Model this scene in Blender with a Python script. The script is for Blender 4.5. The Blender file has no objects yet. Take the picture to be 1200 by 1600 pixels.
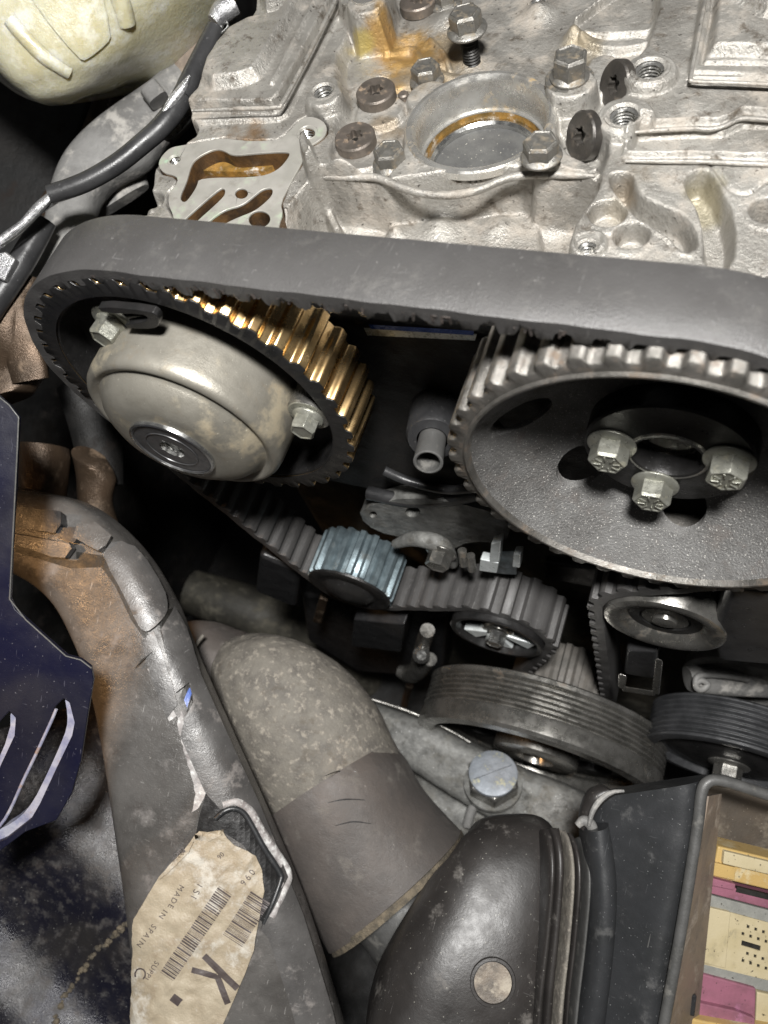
import bpy, bmesh, math, random
import numpy as np
from mathutils import Vector, Matrix
from mathutils.bvhtree import BVHTree
from mathutils.geometry import delaunay_2d_cdt
random.seed(7); rng = np.random.default_rng(7)
U = 0.01                                   # the script is written in centimetres
S = bpy.context.scene; COL = S.collection

# ------------------------------------------------------------------ camera, world, lamps
# engine frame: X along the two camshaft pulleys, Y back into the engine, Z up
RM = np.array([[0.92403192, 0.3226157, -0.20514415], [0.19606552, -0.86053002, -0.47015571],
               [-0.32821231, 0.39421719, -0.85841103]])       # camera right, down, forward
CC = np.array([17.97157286, -13.63829935, 24.02999639]); FP = 1300.0
cd = bpy.data.cameras.new('camera'); cam = bpy.data.objects.new('camera', cd); COL.objects.link(cam); S.camera = cam
cam.matrix_world = Matrix([[RM[0][i], -RM[1][i], -RM[2][i], CC[i] * U] for i in range(3)] + [[0, 0, 0, 1]])
cd.sensor_fit = 'VERTICAL'; cd.sensor_height = 24.0; cd.lens = FP / 1600 * 24.0
cd.clip_start = 0.005; cd.clip_end = 20
cd.dof.use_dof = True; cd.dof.focus_distance = 0.335; cd.dof.aperture_fstop = 9.0
W = bpy.data.worlds.new('World'); S.world = W; W.use_nodes = True
wn = W.node_tree; bg = wn.nodes['Background']
tc = wn.nodes.new('ShaderNodeTexCoord'); sp = wn.nodes.new('ShaderNodeSeparateXYZ'); rp = wn.nodes.new('ShaderNodeValToRGB')
mr = wn.nodes.new('ShaderNodeMapRange'); mr.inputs[1].default_value = -1
wn.links.new(tc.outputs['Generated'], sp.inputs[0]); wn.links.new(sp.outputs['Z'], mr.inputs[0]); wn.links.new(mr.outputs[0], rp.inputs[0])
rp.color_ramp.elements[0].position = 0.35; rp.color_ramp.elements[0].color = (0.05, 0.035, 0.025, 1)
rp.color_ramp.elements[1].position = 1.0; rp.color_ramp.elements[1].color = (0.55, 0.56, 0.58, 1)
wn.links.new(rp.outputs[0], bg.inputs[0]); bg.inputs[1].default_value = 0.055

def area(name, loc, target, size, power, color, size_y=None):
    l = bpy.data.lights.new(name, 'AREA'); l.energy = power; l.color = color; l.size = size * U
    if size_y: l.shape = 'RECTANGLE'; l.size_y = size_y * U
    o = bpy.data.objects.new(name, l); COL.objects.link(o); o.location = Vector(loc) * U
    o.rotation_euler = (Vector(target) - Vector(loc)).to_track_quat('-Z', 'Y').to_euler(); return o
area('work_lamp', (23, -13.5, 54), (9, 0, -6), 7, 9.4, (1.0, 0.985, 0.96), 7)
sl_ = bpy.data.lights.new('warm_lamp', 'SPOT'); sl_.energy = 9; sl_.color = (1.0, 0.56, 0.24); sl_.spot_size = math.radians(21); sl_.spot_blend = .8; sl_.shadow_soft_size = .04
so = bpy.data.objects.new('warm_lamp', sl_); COL.objects.link(so); so.location = Vector((-34, -22, 34)) * U
so.rotation_euler = (Vector((-9, -9, -12)) - Vector((-34, -22, 34))).to_track_quat('-Z', 'Y').to_euler()
S.view_settings.view_transform = 'Standard'; S.view_settings.look = 'None'
S.view_settings.exposure = 0.12; S.view_settings.gamma = 1.0
S.cycles.use_denoising = True; S.cycles.max_bounces = 6; S.cycles.diffuse_bounces = 3; S.cycles.glossy_bounces = 4
S.cycles.sample_clamp_indirect = 4.0

# ------------------------------------------------------------------ point finders
def T(x, y, t): return CC + t * (RM.T @ np.array([(x - 600) / FP, (y - 800) / FP, 1.0]))
def PA(x, y, ax, v):
    d = RM.T @ np.array([(x - 600) / FP, (y - 800) / FP, 1.0]); return CC + d * (v - CC[ax]) / d[ax]
def pxof(p):
    v = RM @ (np.array(p) - CC); return 600 + FP * v[0] / v[2], 800 + FP * v[1] / v[2], v[2]
def nrm(v): v = np.array(v, float); return v / (np.linalg.norm(v) + 1e-12)
RIGHT, DOWN, FWD = RM
UPV = -DOWN; TOW = -FWD

# ------------------------------------------------------------------ objects
ORG = {}
def tag(o, label=None, cat=None, group=None, kind=None):
    for k, v in (('label', label), ('category', cat), ('group', group), ('kind', kind)):
        if v: o[k] = v
    return o
def thing(name, label, cat, loc, group=None):
    o = bpy.data.objects.new(name, None); COL.objects.link(o); o.empty_display_size = 0.01
    o.location = Vector([float(c) for c in loc]) * U; ORG[o.name] = np.array(loc, float)
    return tag(o, label, cat, group)
M_ = None
def mo(name, vf, mat, parent=None, ang=35, bevel=0, seg=2, loc=None):
    v, f = vf; v = np.array(v, float)
    if parent is not None: org = ORG[parent.name]
    else: org = np.array(loc, float) if loc is not None else v.mean(0)
    me = bpy.data.meshes.new(name); me.from_pydata(((v - org) * U).tolist(), [], [tuple(map(int, q)) for q in f])
    me.update(); o = bpy.data.objects.new(name, me); COL.objects.link(o)
    if mat: me.materials.append(mat)
    bm = bmesh.new(); bm.from_mesh(me); bmesh.ops.recalc_face_normals(bm, faces=bm.faces); bm.to_mesh(me); bm.free()
    if ang: 
        me.shade_smooth()
        me.set_sharp_from_angle(angle=math.radians(ang))
    if bevel:
        b = o.modifiers.new('b', 'BEVEL'); b.width = bevel * U; b.segments = seg; b.limit_method = 'ANGLE'; b.angle_limit = math.radians(38); b.harden_normals = True
    if parent is None: o.location = Vector(org.tolist()) * U
    else: o.parent = parent
    ORG[o.name] = org
    return o
def single(name, vf, mat, label, cat, group=None, **k): return tag(mo(name, vf, mat, **k), label, cat, group)
def merge(*vfs):
    V = []; F = []; n = 0
    for v, f in vfs:
        V += [list(map(float, p)) for p in v]; F += [[i + n for i in q] for q in f]; n += len(v)
    return V, F
def frame(axis, ref=None):
    a = nrm(axis); r = np.array(ref if ref is not None else ([1, 0, 0] if abs(a[0]) < .8 else [0, 0, 1]), float)
    x = nrm(r - a * (r @ a)); return x, np.cross(a, x), a
def lathe(prof, o, axis, n=48, ref=None, cap=True):
    """prof: (radius, height along axis)"""
    x, y, a = frame(axis, ref); V = []; F = []; o = np.array(o, float)
    for r, h in prof:
        for k in range(n):
            t = 2 * math.pi * k / n; V.append(o + x * r * math.cos(t) + y * r * math.sin(t) + a * h)
    for i in range(len(prof) - 1):
        for k in range(n):
            k2 = (k + 1) % n; F.append((i * n + k, i * n + k2, (i + 1) * n + k2, (i + 1) * n + k))
    if cap: F.append(tuple(range(n))); F.append(tuple((len(prof) - 1) * n + k for k in range(n)))
    return V, F
def rings(outlines, closed=False, caps=True):
    n = len(outlines[0]); V = [p for o in outlines for p in o]; F = []
    m = len(outlines)
    for i in range(m - (0 if closed else 1)):
        j = (i + 1) % m
        for k in range(n):
            k2 = (k + 1) % n; F.append((i * n + k, i * n + k2, j * n + k2, j * n + k))
    if caps and not closed: F.append(tuple(range(n))); F.append(tuple((m - 1) * n + k for k in range(n)))
    return V, F
def crom(A, s):
    A = np.array(A, float); out = []
    n = len(A)
    for i in range(n - 1):
        p0 = A[max(i - 1, 0)]; p1 = A[i]; p2 = A[i + 1]; p3 = A[min(i + 2, n - 1)]
        for k in range(s):
            u = k / s
            out.append(0.5 * ((2 * p1) + (-p0 + p2) * u + (2 * p0 - 5 * p1 + 4 * p2 - p3) * u * u + (-p0 + 3 * p1 - 3 * p2 + p3) * u ** 3))
    out.append(A[-1]); return np.array(out)
def tube(pts, r, n=14, s=6, ref=None, sm=True):
    P = np.array([list(p) + [rr] for p, rr in zip(pts, r if hasattr(r, '__len__') else [r] * len(pts))], float)
    if sm: P = crom(P, s)
    O = []; x = None
    for i in range(len(P)):
        a = nrm(P[min(i + 1, len(P) - 1)][:3] - P[max(i - 1, 0)][:3])
        if x is None: x = frame(a, ref)[0]
        x = nrm(x - a * (x @ a)); y = np.cross(a, x)
        O.append([P[i][:3] + P[i][3] * (x * math.cos(2 * math.pi * k / n) + y * math.sin(2 * math.pi * k / n)) for k in range(n)])
    return rings(O)
def ribbon(Lp, Rp, ts, thick, n=2.3, K=36, s=6, lean=0.0):
    """closed loft between two edges given as image points with depth; thick = half depth towards the viewer"""
    St = []
    for i, (l, r) in enumerate(zip(Lp, Rp)):
        t = ts[i] if hasattr(ts, '__len__') else ts
        th = thick[i] if hasattr(thick, '__len__') else thick
        t1, t2 = (t if hasattr(t, '__len__') else (t, t))
        l3, r3 = T(*l, t1), T(*r, t2); St.append(np.concatenate([(l3 + r3) / 2, (r3 - l3) / 2, [th]]))
    St = crom(St, s); O = []
    for i, q in enumerate(St):
        c, a, th = q[:3], q[3:6], q[6]
        tg = St[min(i + 1, len(St) - 1)][:3] - St[max(i - 1, 0)][:3]
        b = nrm(np.cross(a, tg)); b = b if b @ (CC - c) > 0 else -b
        b = nrm(b + nrm(tg) * lean)
        ring = []
        for k in range(K):
            u = 2 * math.pi * k / K; cu, su = math.cos(u), math.sin(u)
            ring.append(c + a * np.sign(cu) * abs(cu) ** (2 / n) + b * th * np.sign(su) * abs(su) ** (2 / n))
        O.append(ring)
    return rings(O)
def hexa(A, B):
    V = [np.array(p) for p in A] + [np.array(p) for p in B]; n = len(A)
    F = [tuple(range(n)), tuple(range(2 * n - 1, n - 1, -1))] + [(k, (k + 1) % n, n + (k + 1) % n, n + k) for k in range(n)]
    return V, F
def block(px, t, depth, dirv=None):
    """an image outline standing at distance t as a solid reaching depth cm away along dirv"""
    d = FWD if dirv is None else nrm(dirv)
    A = [T(*p[:2], p[2] if len(p) > 2 else t) for p in px]; return hexa(A, [a + d * depth for a in A])
def inside(pt, poly):
    x, y = pt; c = False; j = len(poly) - 1
    for i in range(len(poly)):
        xi, yi = poly[i]; xj, yj = poly[j]
        if (yi > y) != (yj > y) and x < (xj - xi) * (y - yi) / (yj - yi) + xi: c = not c
        j = i
    return c
def rs(poly, step=None, smooth=0):
    P = [tuple(map(float, p)) for p in poly]
    for _ in range(smooth):
        Q = []
        for i in range(len(P)):
            a, b = P[i], P[(i + 1) % len(P)]
            Q += [(a[0] * .75 + b[0] * .25, a[1] * .75 + b[1] * .25), (a[0] * .25 + b[0] * .75, a[1] * .25 + b[1] * .75)]
        P = Q
    if step:
        Q = []
        for i in range(len(P)):
            a, b = P[i], P[(i + 1) % len(P)]; m = max(1, int(math.hypot(b[0] - a[0], b[1] - a[1]) / step))
            Q += [(a[0] + (b[0] - a[0]) * k / m, a[1] + (b[1] - a[1]) * k / m) for k in range(m)]
        P = Q
    return P
def sheet(outline, mapf, thick, holes=(), grid=None, smooth=0, jitter=0):
    step = grid
    loops = [rs(outline, step, smooth)] + [rs(h, step, smooth) for h in holes]
    if jitter: loops[0] = [(x + random.uniform(-jitter, jitter), y + random.uniform(-jitter, jitter)) for x, y in loops[0]]
    pts = []; edges = []
    for lp in loops:
        n0 = len(pts); pts += lp; edges += [(n0 + i, n0 + (i + 1) % len(lp)) for i in range(len(lp))]
    if grid:
        xs = [p[0] for p in loops[0]]; ys = [p[1] for p in loops[0]]
        x = min(xs) + grid / 2
        while x < max(xs):
            y = min(ys) + grid / 2
            while y < max(ys):
                q = (x, y)
                if inside(q, loops[0]) and not any(inside(q, h) for h in loops[1:]): pts.append(q)
                y += grid
            x += grid
    r = delaunay_2d_cdt([Vector(p) for p in pts], edges, [], 0, 1e-6)
    v2 = [tuple(p) for p in r[0]]; tr = []
    for f in r[2]:
        c = (sum(v2[i][0] for i in f) / len(f), sum(v2[i][1] for i in f) / len(f))
        if inside(c, loops[0]) and not any(inside(c, h) for h in loops[1:]): tr.append(tuple(f))
    top = []; bot = []
    for p in v2:
        q, nn = mapf(*p); top.append(q); bot.append(q - nn * thick)
    cnt = {}
    for f in tr:
        for i in range(len(f)):
            a, b = f[i], f[(i + 1) % len(f)]; cnt.setdefault((min(a, b), max(a, b)), []).append((a, b))
    N = len(top); F = list(tr) + [tuple(i + N for i in reversed(f)) for f in tr]
    for e, l in cnt.items():
        if len(l) == 1: a, b = l[0]; F.append((b, a, a + N, b + N))
    return top + bot, F
def on_plane(pt, n):
    pt = np.array(pt); n = nrm(n)
    def f(x, y):
        d = RM.T @ np.array([(x - 600) / FP, (y - 800) / FP, 1.0]); return CC + d * (((pt - CC) @ n) / (d @ n)), n
    return f
def plane3(a, b, c):
    """plane through three (px,py,t)"""
    A, B, C_ = T(*a), T(*b), T(*c); n = nrm(np.cross(B - A, C_ - A)); n = n if n @ (CC - A) > 0 else -n
    return on_plane(A, n)
def on_surface(vf, off=0.0, fb=45):
    bv = BVHTree.FromPolygons([Vector(list(map(float, p))) for p in vf[0]], [tuple(q) for q in vf[1]])
    last = [fb]
    def f(x, y):
        d = nrm(RM.T @ np.array([(x - 600) / FP, (y - 800) / FP, 1.0]))
        h = bv.ray_cast(Vector(CC.tolist()), Vector(d.tolist()))
        if h[0] is None:
            q = CC + d * last[0]; h = bv.find_nearest(Vector(q.tolist()))
            return q - d * off, -d
        last[0] = h[3]; nn = np.array(h[1]); nn = nn if nn @ d < 0 else -nn
        return np.array(h[0]) + nn * off, nn
    return f
def text2d(body, size, bold=0, spacing=1.0):
    c = bpy.data.curves.new('t', 'FONT'); c.body = body; c.size = size; c.offset = bold; c.space_character = spacing; c.resolution_u = 3
    o = bpy.data.objects.new('t', c); COL.objects.link(o)
    dg = bpy.context.evaluated_depsgraph_get(); me = bpy.data.meshes.new_from_object(o.evaluated_get(dg))
    v = [(p.co.x, p.co.y) for p in me.vertices]; f = [tuple(p.vertices) for p in me.polygons]
    bpy.data.objects.remove(o); bpy.data.curves.remove(c); bpy.data.meshes.remove(me); return v, f
def print_on(v2, f2, org, d, mapf, off=0.006, up=None):
    d = np.array(d, float); up = np.array((d[1], -d[0])) if up is None else np.array(up, float); V = []
    for x, y in v2:
        p = np.array(org) + d * x + up * y; q, n = mapf(*p); V.append(q + n * off)
    return V, f2

# ------------------------------------------------------------------ materials
class NT:
    def __init__(s, name):
        s.m = bpy.data.materials.new(name); s.m.use_nodes = True; s.t = s.m.node_tree; s.b = s.t.nodes['Principled BSDF']
        tcn = s.t.nodes.new('ShaderNodeTexCoord'); mp = s.t.nodes.new('ShaderNodeMapping'); mp.inputs['Scale'].default_value = (100, 100, 100)
        s.t.links.new(tcn.outputs['Object'], mp.inputs[0]); s.co = mp.outputs[0]
    def lk(s, a, b): s.t.links.new(a, b)
    def noise(s, scale, detail=4, rough=.6, sc=(1, 1, 1), dist=0):
        n = s.t.nodes.new('ShaderNodeTexNoise'); n.inputs['Scale'].default_value = scale; n.inputs['Detail'].default_value = detail
        n.inputs['Roughness'].default_value = rough; n.inputs['Distortion'].default_value = dist
        co = s.co
        if sc != (1, 1, 1):
            mp = s.t.nodes.new('ShaderNodeMapping'); mp.inputs['Scale'].default_value = sc; s.lk(s.co, mp.inputs[0]); co = mp.outputs[0]
        s.lk(co, n.inputs['Vector']); return n.outputs[0]
    def ramp(s, src, lo, hi, a=0.0, b=1.0):
        m = s.t.nodes.new('ShaderNodeMapRange'); m.interpolation_type = 'SMOOTHSTEP'
        for i, v in enumerate((lo, hi, a, b)): m.inputs[i + 1].default_value = v
        s.lk(src, m.inputs[0]); return m.outputs[0]
    def mix(s, fac, a, b):
        m = s.t.nodes.new('ShaderNodeMix'); m.data_type = 'RGBA'
        for i, v in ((0, fac), (6, a), (7, b)):
            if isinstance(v, (int, float)): m.inputs[i].default_value = v
            elif isinstance(v, tuple): m.inputs[i].default_value = (*v, 1)
            else: s.lk(v, m.inputs[i])
        return m.outputs[2]
    def math(s, op, a, b):
        m = s.t.nodes.new('ShaderNodeMath'); m.operation = op
        for i, v in enumerate((a, b)):
            if isinstance(v, (int, float)): m.inputs[i].default_value = v
            else: s.lk(v, m.inputs[i])
        return m.outputs[0]
    def near(s, p, r):
        """1 within a blot of radius r round the point p (cm, object frame)"""
        n = s.t.nodes.new('ShaderNodeVectorMath'); n.operation = 'DISTANCE'; n.inputs[1].default_value = p; s.lk(s.co, n.inputs[0])
        return s.ramp(s.math('ADD', n.outputs['Value'], s.math('MULTIPLY', s.noise(1.3, 5), r * 1.2)), r * 1.75, r * 1.15, 0, 1)
def mat(name, c1, c2=None, metal=0.0, rough=.5, rv=.15, big=.5, dirt=None, damt=.5, dscale=.8, specks=None, spamt=.5, grain=12, bump=.15, bumpscale=None, scratch=0, coat=0, blots=(), sss=0, trans=0, extra_bump=None, dark_specks=0, grime=0, gcol=(.10, .082, .062), sscale=9):
    n = NT(name); b = n.b; c2 = c2 or tuple(x * .7 for x in c1)
    col = n.mix(n.ramp(n.noise(big, 6), .35, .65), c1, c2); met = metal
    rr = n.ramp(n.noise(big * 2.3, 5), .3, .7, max(.03, rough - rv), min(1, rough + rv))
    if dirt:
        msk = n.ramp(n.noise(dscale, 8, .68), .62 - .25 * damt, .72 - .1 * damt)
        col = n.mix(msk, col, dirt); met = n.math('MULTIPLY', n.math('SUBTRACT', 1.0, n.math('MULTIPLY', msk, .75)), metal)
        rr = n.math('ADD', rr, n.math('MULTIPLY', msk, .2))
    if grime:
        g = n.ramp(n.noise(1.7, 9, .72), .50, .66); g2 = n.ramp(n.noise(.55, 5, .6), .40, .62); g = n.math('MULTIPLY', n.math('MULTIPLY', g, g2), grime); col = n.mix(g, col, gcol)
        rr = n.math('ADD', rr, n.math('MULTIPLY', g, .25))
    for p, r, c in blots: 
        k = n.near(p, r); col = n.mix(n.math('MULTIPLY', k, .85), col, c)
    if scratch:
        sm = n.ramp(n.noise(1.2, 2, .5, (12, 1.2, .8), .3), .70, .73); col = n.mix(n.math('MULTIPLY', sm, scratch), col, tuple(min(1, x * 2.2 + .08) for x in c1))
        sm = n.ramp(n.noise(1.0, 2, .5, (1.1, 9, 1.2), .4), .72, .745); col = n.mix(n.math('MULTIPLY', sm, scratch * .7), col, tuple(min(1, x * 2 + .1) for x in c1))
    if specks: col = n.mix(n.math('MULTIPLY', n.ramp(n.noise(sscale, 2, .5), .70 if sscale < 12 else .645, .76 if sscale < 12 else .70), spamt), col, specks)
    if dark_specks: col = n.mix(n.math('MULTIPLY', n.ramp(n.noise(5, 3, .6), .66, .70), dark_specks), col, (.03, .025, .02))
    n.lk(col, b.inputs['Base Color']); n.lk(rr, b.inputs['Roughness'])
    if hasattr(met, 'links') or not isinstance(met, (int, float)): n.lk(met, b.inputs['Metallic'])
    else: b.inputs['Metallic'].default_value = met
    if coat: b.inputs['Coat Weight'].default_value = coat; b.inputs['Coat Roughness'].default_value = .15
    if sss: b.inputs['Subsurface Weight'].default_value = sss; b.inputs['Subsurface Scale'].default_value = .01; b.inputs['Subsurface Radius'].default_value = (1, .8, .4)
    if trans: b.inputs['Transmission Weight'].default_value = trans
    if bump:
        hgt = n.math('ADD', n.math('MULTIPLY', n.noise(grain, 5, .65), .5), n.math('MULTIPLY', n.noise(bumpscale or 1.6, 5, .6), 1.0))
        bp = n.t.nodes.new('ShaderNodeBump'); bp.inputs['Strength'].default_value = min(1, bump * 2.2); bp.inputs['Distance'].default_value = .0006
        n.lk(hgt, bp.inputs['Height']); n.lk(bp.outputs[0], b.inputs['Normal'])
    return n.m
M = {}
COVER_O = (8.0, 12.0, 0.0)
def cz(x, y, z=3.5): p = PA(x, y, 2, z) - np.array(COVER_O); return tuple(float(v) for v in p)
STAINS = [(cz(665, 75), 2.3, (.30, .235, .15)), (cz(600, 185), 1.0, (.26, .21, .15)), (cz(1100, 320, 3), 1.0, (.33, .30, .22)), (cz(900, 60), 1.2, (.33, .28, .20)), (cz(1000, 300, 3), .9, (.26, .22, .17)), (cz(625, 60), 1.6, (.40, .24, .07)), (cz(650, 88), .7, (.33, .15, .05)), (cz(560, 70), .7, (.42, .33, .10)), (cz(600, 120), 1.1, (.45, .30, .13)),
          (cz(835, 100), .5, (.42, .18, .05)), (cz(690, 70), .9, (.30, .20, .10)), (cz(572, 250), .35, (.45, .16, .06)),
          (cz(400, 255, 2.3), 1.5, (.20, .11, .04)), (cz(320, 265, 2.3), 1.3, (.12, .07, .03)), (cz(350, 320, 2.3), 1.6, (.09, .05, .03)),
          (cz(575, 300, 2), .9, (.26, .24, .17)), (cz(970, 330), .6, (.30, .27, .22)), (cz(1085, 330, 2), .5, (.42, .36, .2))]
M['cast'] = mat('cast_aluminium', (.40, .385, .355), (.285, .27, .245), .6, .41, .12, .35, grime=.95, dirt=(.33, .298, .258), damt=.55, dscale=.45, specks=(.75, .74, .7), spamt=.3, grain=16, bump=.5, bumpscale=5, blots=STAINS, dark_specks=.8)
M['cast2'] = mat('cast_aluminium_grey', (.19, .19, .18), (.10, .10, .095), .15, .55, .12, 1.2, grime=.8, gcol=(.035, .032, .028), dirt=(.13, .125, .11), damt=.5, grain=10, bump=.5, bumpscale=3, specks=(.8, .8, .8), spamt=.6)
M['machined'] = mat('machined_aluminium', (.37, .355, .325), (.31, .30, .27), .35, .46, .1, .7, grime=.35, dirt=(.27, .31, .235), damt=.3, grain=22, bump=.05, blots=[((-12.0 + 0, -3, 3.6), .1, (.3, .4, .3))])
M['bore'] = mat('bored_aluminium', (.62, .61, .58), (.50, .48, .44), .8, .28, .1, .8, dirt=(.38, .27, .13), damt=.25, grain=16, bump=.12)
M['rust'] = mat('oily_brown_film', (.36, .20, .05), (.14, .09, .03), .3, .25, .1, 1.3, dirt=(.50, .47, .42), damt=.35, dscale=1.6, bump=.2)
M['oilwall'] = mat('oil_browned_casting', (.17, .095, .04), (.06, .038, .022), .4, .3, .1, .9, dirt=(.03, .02, .014), damt=.45, dscale=1.2, bump=.3)
M['capdark'] = mat('grey_plug_face', (.085, .085, .082), (.06, .06, .06), .1, .6, .1, 1.0, specks=(.6, .58, .5), spamt=.7, bump=.15)
M['bolt'] = mat('weathered_bolt_steel', (.27, .26, .24), (.17, .165, .15), .75, .38, .12, 2.5, dirt=(.20, .165, .12), damt=.5, dscale=2.5, specks=(.8, .8, .75), spamt=.35, grain=25, bump=.3)
M['boltdark'] = mat('dark_screw_steel', (.17, .145, .125), (.12, .105, .09), .6, .42, .1, 1.6, dirt=(.26, .19, .13), damt=.35, dscale=2, grain=20, bump=.2)
M['boltdeep'] = mat('oily_black_screw_steel', (.075, .068, .06), (.05, .046, .042), .5, .38, .1, 1.6, dirt=(.14, .115, .09), damt=.3, dscale=2, bump=.2)
M['boltgreen'] = mat('olive_zinc_bolt', (.36, .36, .315), (.25, .25, .215), .7, .35, .1, 2, dirt=(.18, .17, .13), damt=.4, dscale=2, grain=20, bump=.2)
M['thread'] = mat('bright_thread', (.70, .69, .66), (.5, .49, .46), .9, .22, .1, 3, bump=.05)
M['dark_hole'] = mat('oily_metal_and_hole_shade', (.03, .028, .025), (.015, .014, .012), .3, .45, .1, 1)  # near-black; also paints shade into holes, slots and the duct's lid gap
M['belt'] = mat('belt_rubber', (.064, .062, .061), (.052, .050, .049), 0, .40, .06, .3, scratch=.30, grime=.4, gcol=(.10, .096, .09), specks=(.26, .25, .24), spamt=.35, grain=34, bump=.16, bumpscale=12)
M['frayed'] = mat('frayed_belt_rubber', (.030, .026, .024), (.05, .04, .035), 0, .6, .1, 3, bump=.4)
M['gold'] = mat('oil_bronzed_gear_steel', (.78, .56, .28), (.55, .37, .18), .97, .27, .04, .5, bump=0)
M['gear_r'] = mat('sooty_gear_steel', (.20, .19, .175), (.11, .105, .095), .7, .40, .12, .8, dirt=(.13, .10, .075), damt=.45, dscale=1.2, specks=(.8, .75, .68), spamt=.4, grain=18, bump=.35)
M['dish'] = mat('soot_coated_dish', (.15, .148, .144), (.11, .107, .103), .25, .42, .1, .6, dirt=(.115, .105, .098), damt=.4, dscale=1.0, specks=(.62, .60, .56), spamt=.8, sscale=17, grain=26, bump=.8, bumpscale=12, grime=.5, gcol=(.035, .032, .03))
M['blackmetal'] = mat('black_oily_metal', (.022, .021, .021), (.014, .014, .014), .3, .38, .12, .8, bump=.15, specks=(.3, .3, .3), spamt=.25)
M['cup'] = mat('zinc_cup', (.265, .25, .215), (.19, .178, .15), .5, .42, .08, .4, grime=.35, gcol=(.20, .15, .09), dirt=(.27, .235, .17), damt=.42, dscale=.42, specks=(.80, .76, .64), spamt=.30, grain=16, bump=.12, dark_specks=.15)
M['cap'] = mat('dark_plug', (.09, .09, .092), (.06, .06, .062), .5, .35, .08, 2, bump=.05)
M['bright'] = mat('bright_steel', (.62, .62, .60), (.48, .48, .47), .95, .2, .08, 1.5, bump=.05)
M['palesteel'] = mat('pale_zinc_steel', (.72, .76, .76), (.6, .64, .64), .3, .35, .1, 2, bump=.1)
M['teal'] = mat('bluish_gear_steel', (.17, .215, .235), (.11, .14, .155), .6, .42, .1, 1.2, dirt=(.08, .09, .09), damt=.3, bump=.12)
M['toothrubber'] = mat('toothed_belt_rubber', (.13, .12, .108), (.085, .08, .072), 0, .6, .1, 1, specks=(.4, .38, .34), spamt=.35, bump=.3)
M['pulley'] = mat('worn_pulley_steel', (.34, .33, .31), (.20, .195, .18), .85, .28, .08, .8, dirt=(.12, .10, .08), damt=.18, bump=.06)
M['pulleyblue'] = mat('grey_belt_ribs', (.052, .053, .056), (.032, .033, .035), .2, .42, .1, 1, bump=.15)
M['blacksoft'] = mat('black_plastic', (.028, .028, .029), (.018, .018, .019), 0, .36, .1, .8, bump=.12, specks=(.35, .35, .33), spamt=.3)
M['greyplastic'] = mat('grey_dusty_plastic', (.075, .074, .072), (.05, .05, .048), 0, .5, .1, .8, dirt=(.13, .125, .115), damt=.35, bump=.2)
M['duct'] = mat('brown_black_loom_plastic', (.108, .102, .096), (.066, .062, .058), .1, .31, .1, .35, grime=.5, gcol=(.03, .022, .018), dirt=(.15, .138, .13), damt=.3, dscale=.5, specks=(.5, .46, .42), spamt=.25, scratch=.55, grain=14, bump=.22, bumpscale=2.5)
M['duct2'] = mat('scuffed_loom_lid_plastic', (.095, .091, .088), (.064, .061, .059), .1, .33, .1, .5, dirt=(.18, .165, .155), damt=.35, specks=(.5, .48, .45), spamt=.35, scratch=.4, bump=.18)
M['chalk'] = mat('whitened_plastic_edge', (.38, .36, .35), (.18, .16, .155), 0, .5, .1, 1.6, dirt=(.60, .60, .58), damt=.6, dscale=2.2, bump=.4)
M['hose'] = mat('dusty_rubber_hose', (.18, .165, .14), (.11, .10, .088), 0, .72, .1, 1.3, grime=.6, dirt=(.31, .28, .235), damt=.5, dscale=2.6, specks=(.36, .335, .28), spamt=.3, sscale=14, grain=16, bump=.9, bumpscale=3.0)
M['sleeve'] = mat('brown_rubber_sleeve', (.095, .082, .074), (.075, .067, .062), 0, .50, .08, .35, dirt=(.13, .118, .105), damt=.3, dscale=.6, grain=20, bump=.35, specks=(.35, .32, .28), spamt=.3)
M['torn'] = mat('torn_rubber_edge', (.16, .13, .09), (.07, .06, .045), 0, .75, .1, 2, bump=.8, bumpscale=6)
M['satin'] = mat('satin_black_plastic', (.028, .025, .0235), (.019, .017, .016), 0, .43, .07, .4, dirt=(.13, .12, .11), damt=.16, dscale=.5, specks=(.6, .58, .5), spamt=.45, scratch=.35, grain=10, bump=.12)
M['boxplastic'] = mat('charcoal_box_plastic', (.026, .027, .029), (.018, .019, .020), 0, .42, .08, .35, dirt=(.055, .055, .055), damt=.2, specks=(.4, .4, .4), spamt=.4, bump=.10, scratch=.2)
M['brownwall'] = mat('brown_dusty_wall', (.21, .16, .12), (.15, .12, .095), 0, .6, .1, .5, grime=.5, gcol=(.07, .05, .035), dirt=(.30, .25, .20), damt=.4, bump=.1)
M['deepbrown'] = mat('dark_brown_dusty_wall', (.075, .058, .042), (.05, .04, .03), 0, .6, .1, .5, dirt=(.12, .10, .075), damt=.4, specks=(.4, .35, .28), bump=.2)
M['discm'] = mat('dusty_round_disc', (.20, .165, .13), (.10, .085, .07), 0, .5, .1, 1.2, dirt=(.34, .30, .24), damt=.5, dscale=1.5, bump=.3)
M['navy'] = mat('navy_paint', (.0035, .004, .017), (.007, .007, .014), 0, .40, .1, .15, specks=(.3, .3, .33), spamt=.25, scratch=.35, bump=.08)
M['edge'] = mat('bright_worn_edge', (.50, .50, .58), (.28, .29, .42), .4, .35, .1, 1.2, dirt=(.25, .16, .10), damt=.2, bump=.2)
M['fender'] = mat('navy_fender_sheet', (.010, .010, .018), (.028, .026, .026), .2, .30, .12, .25, grime=.4, gcol=(.09, .075, .065), dirt=(.055, .052, .052), damt=.5, dscale=1.6, specks=(.6, .6, .55), spamt=.5, grain=10, bump=.7, bumpscale=.6)
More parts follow.
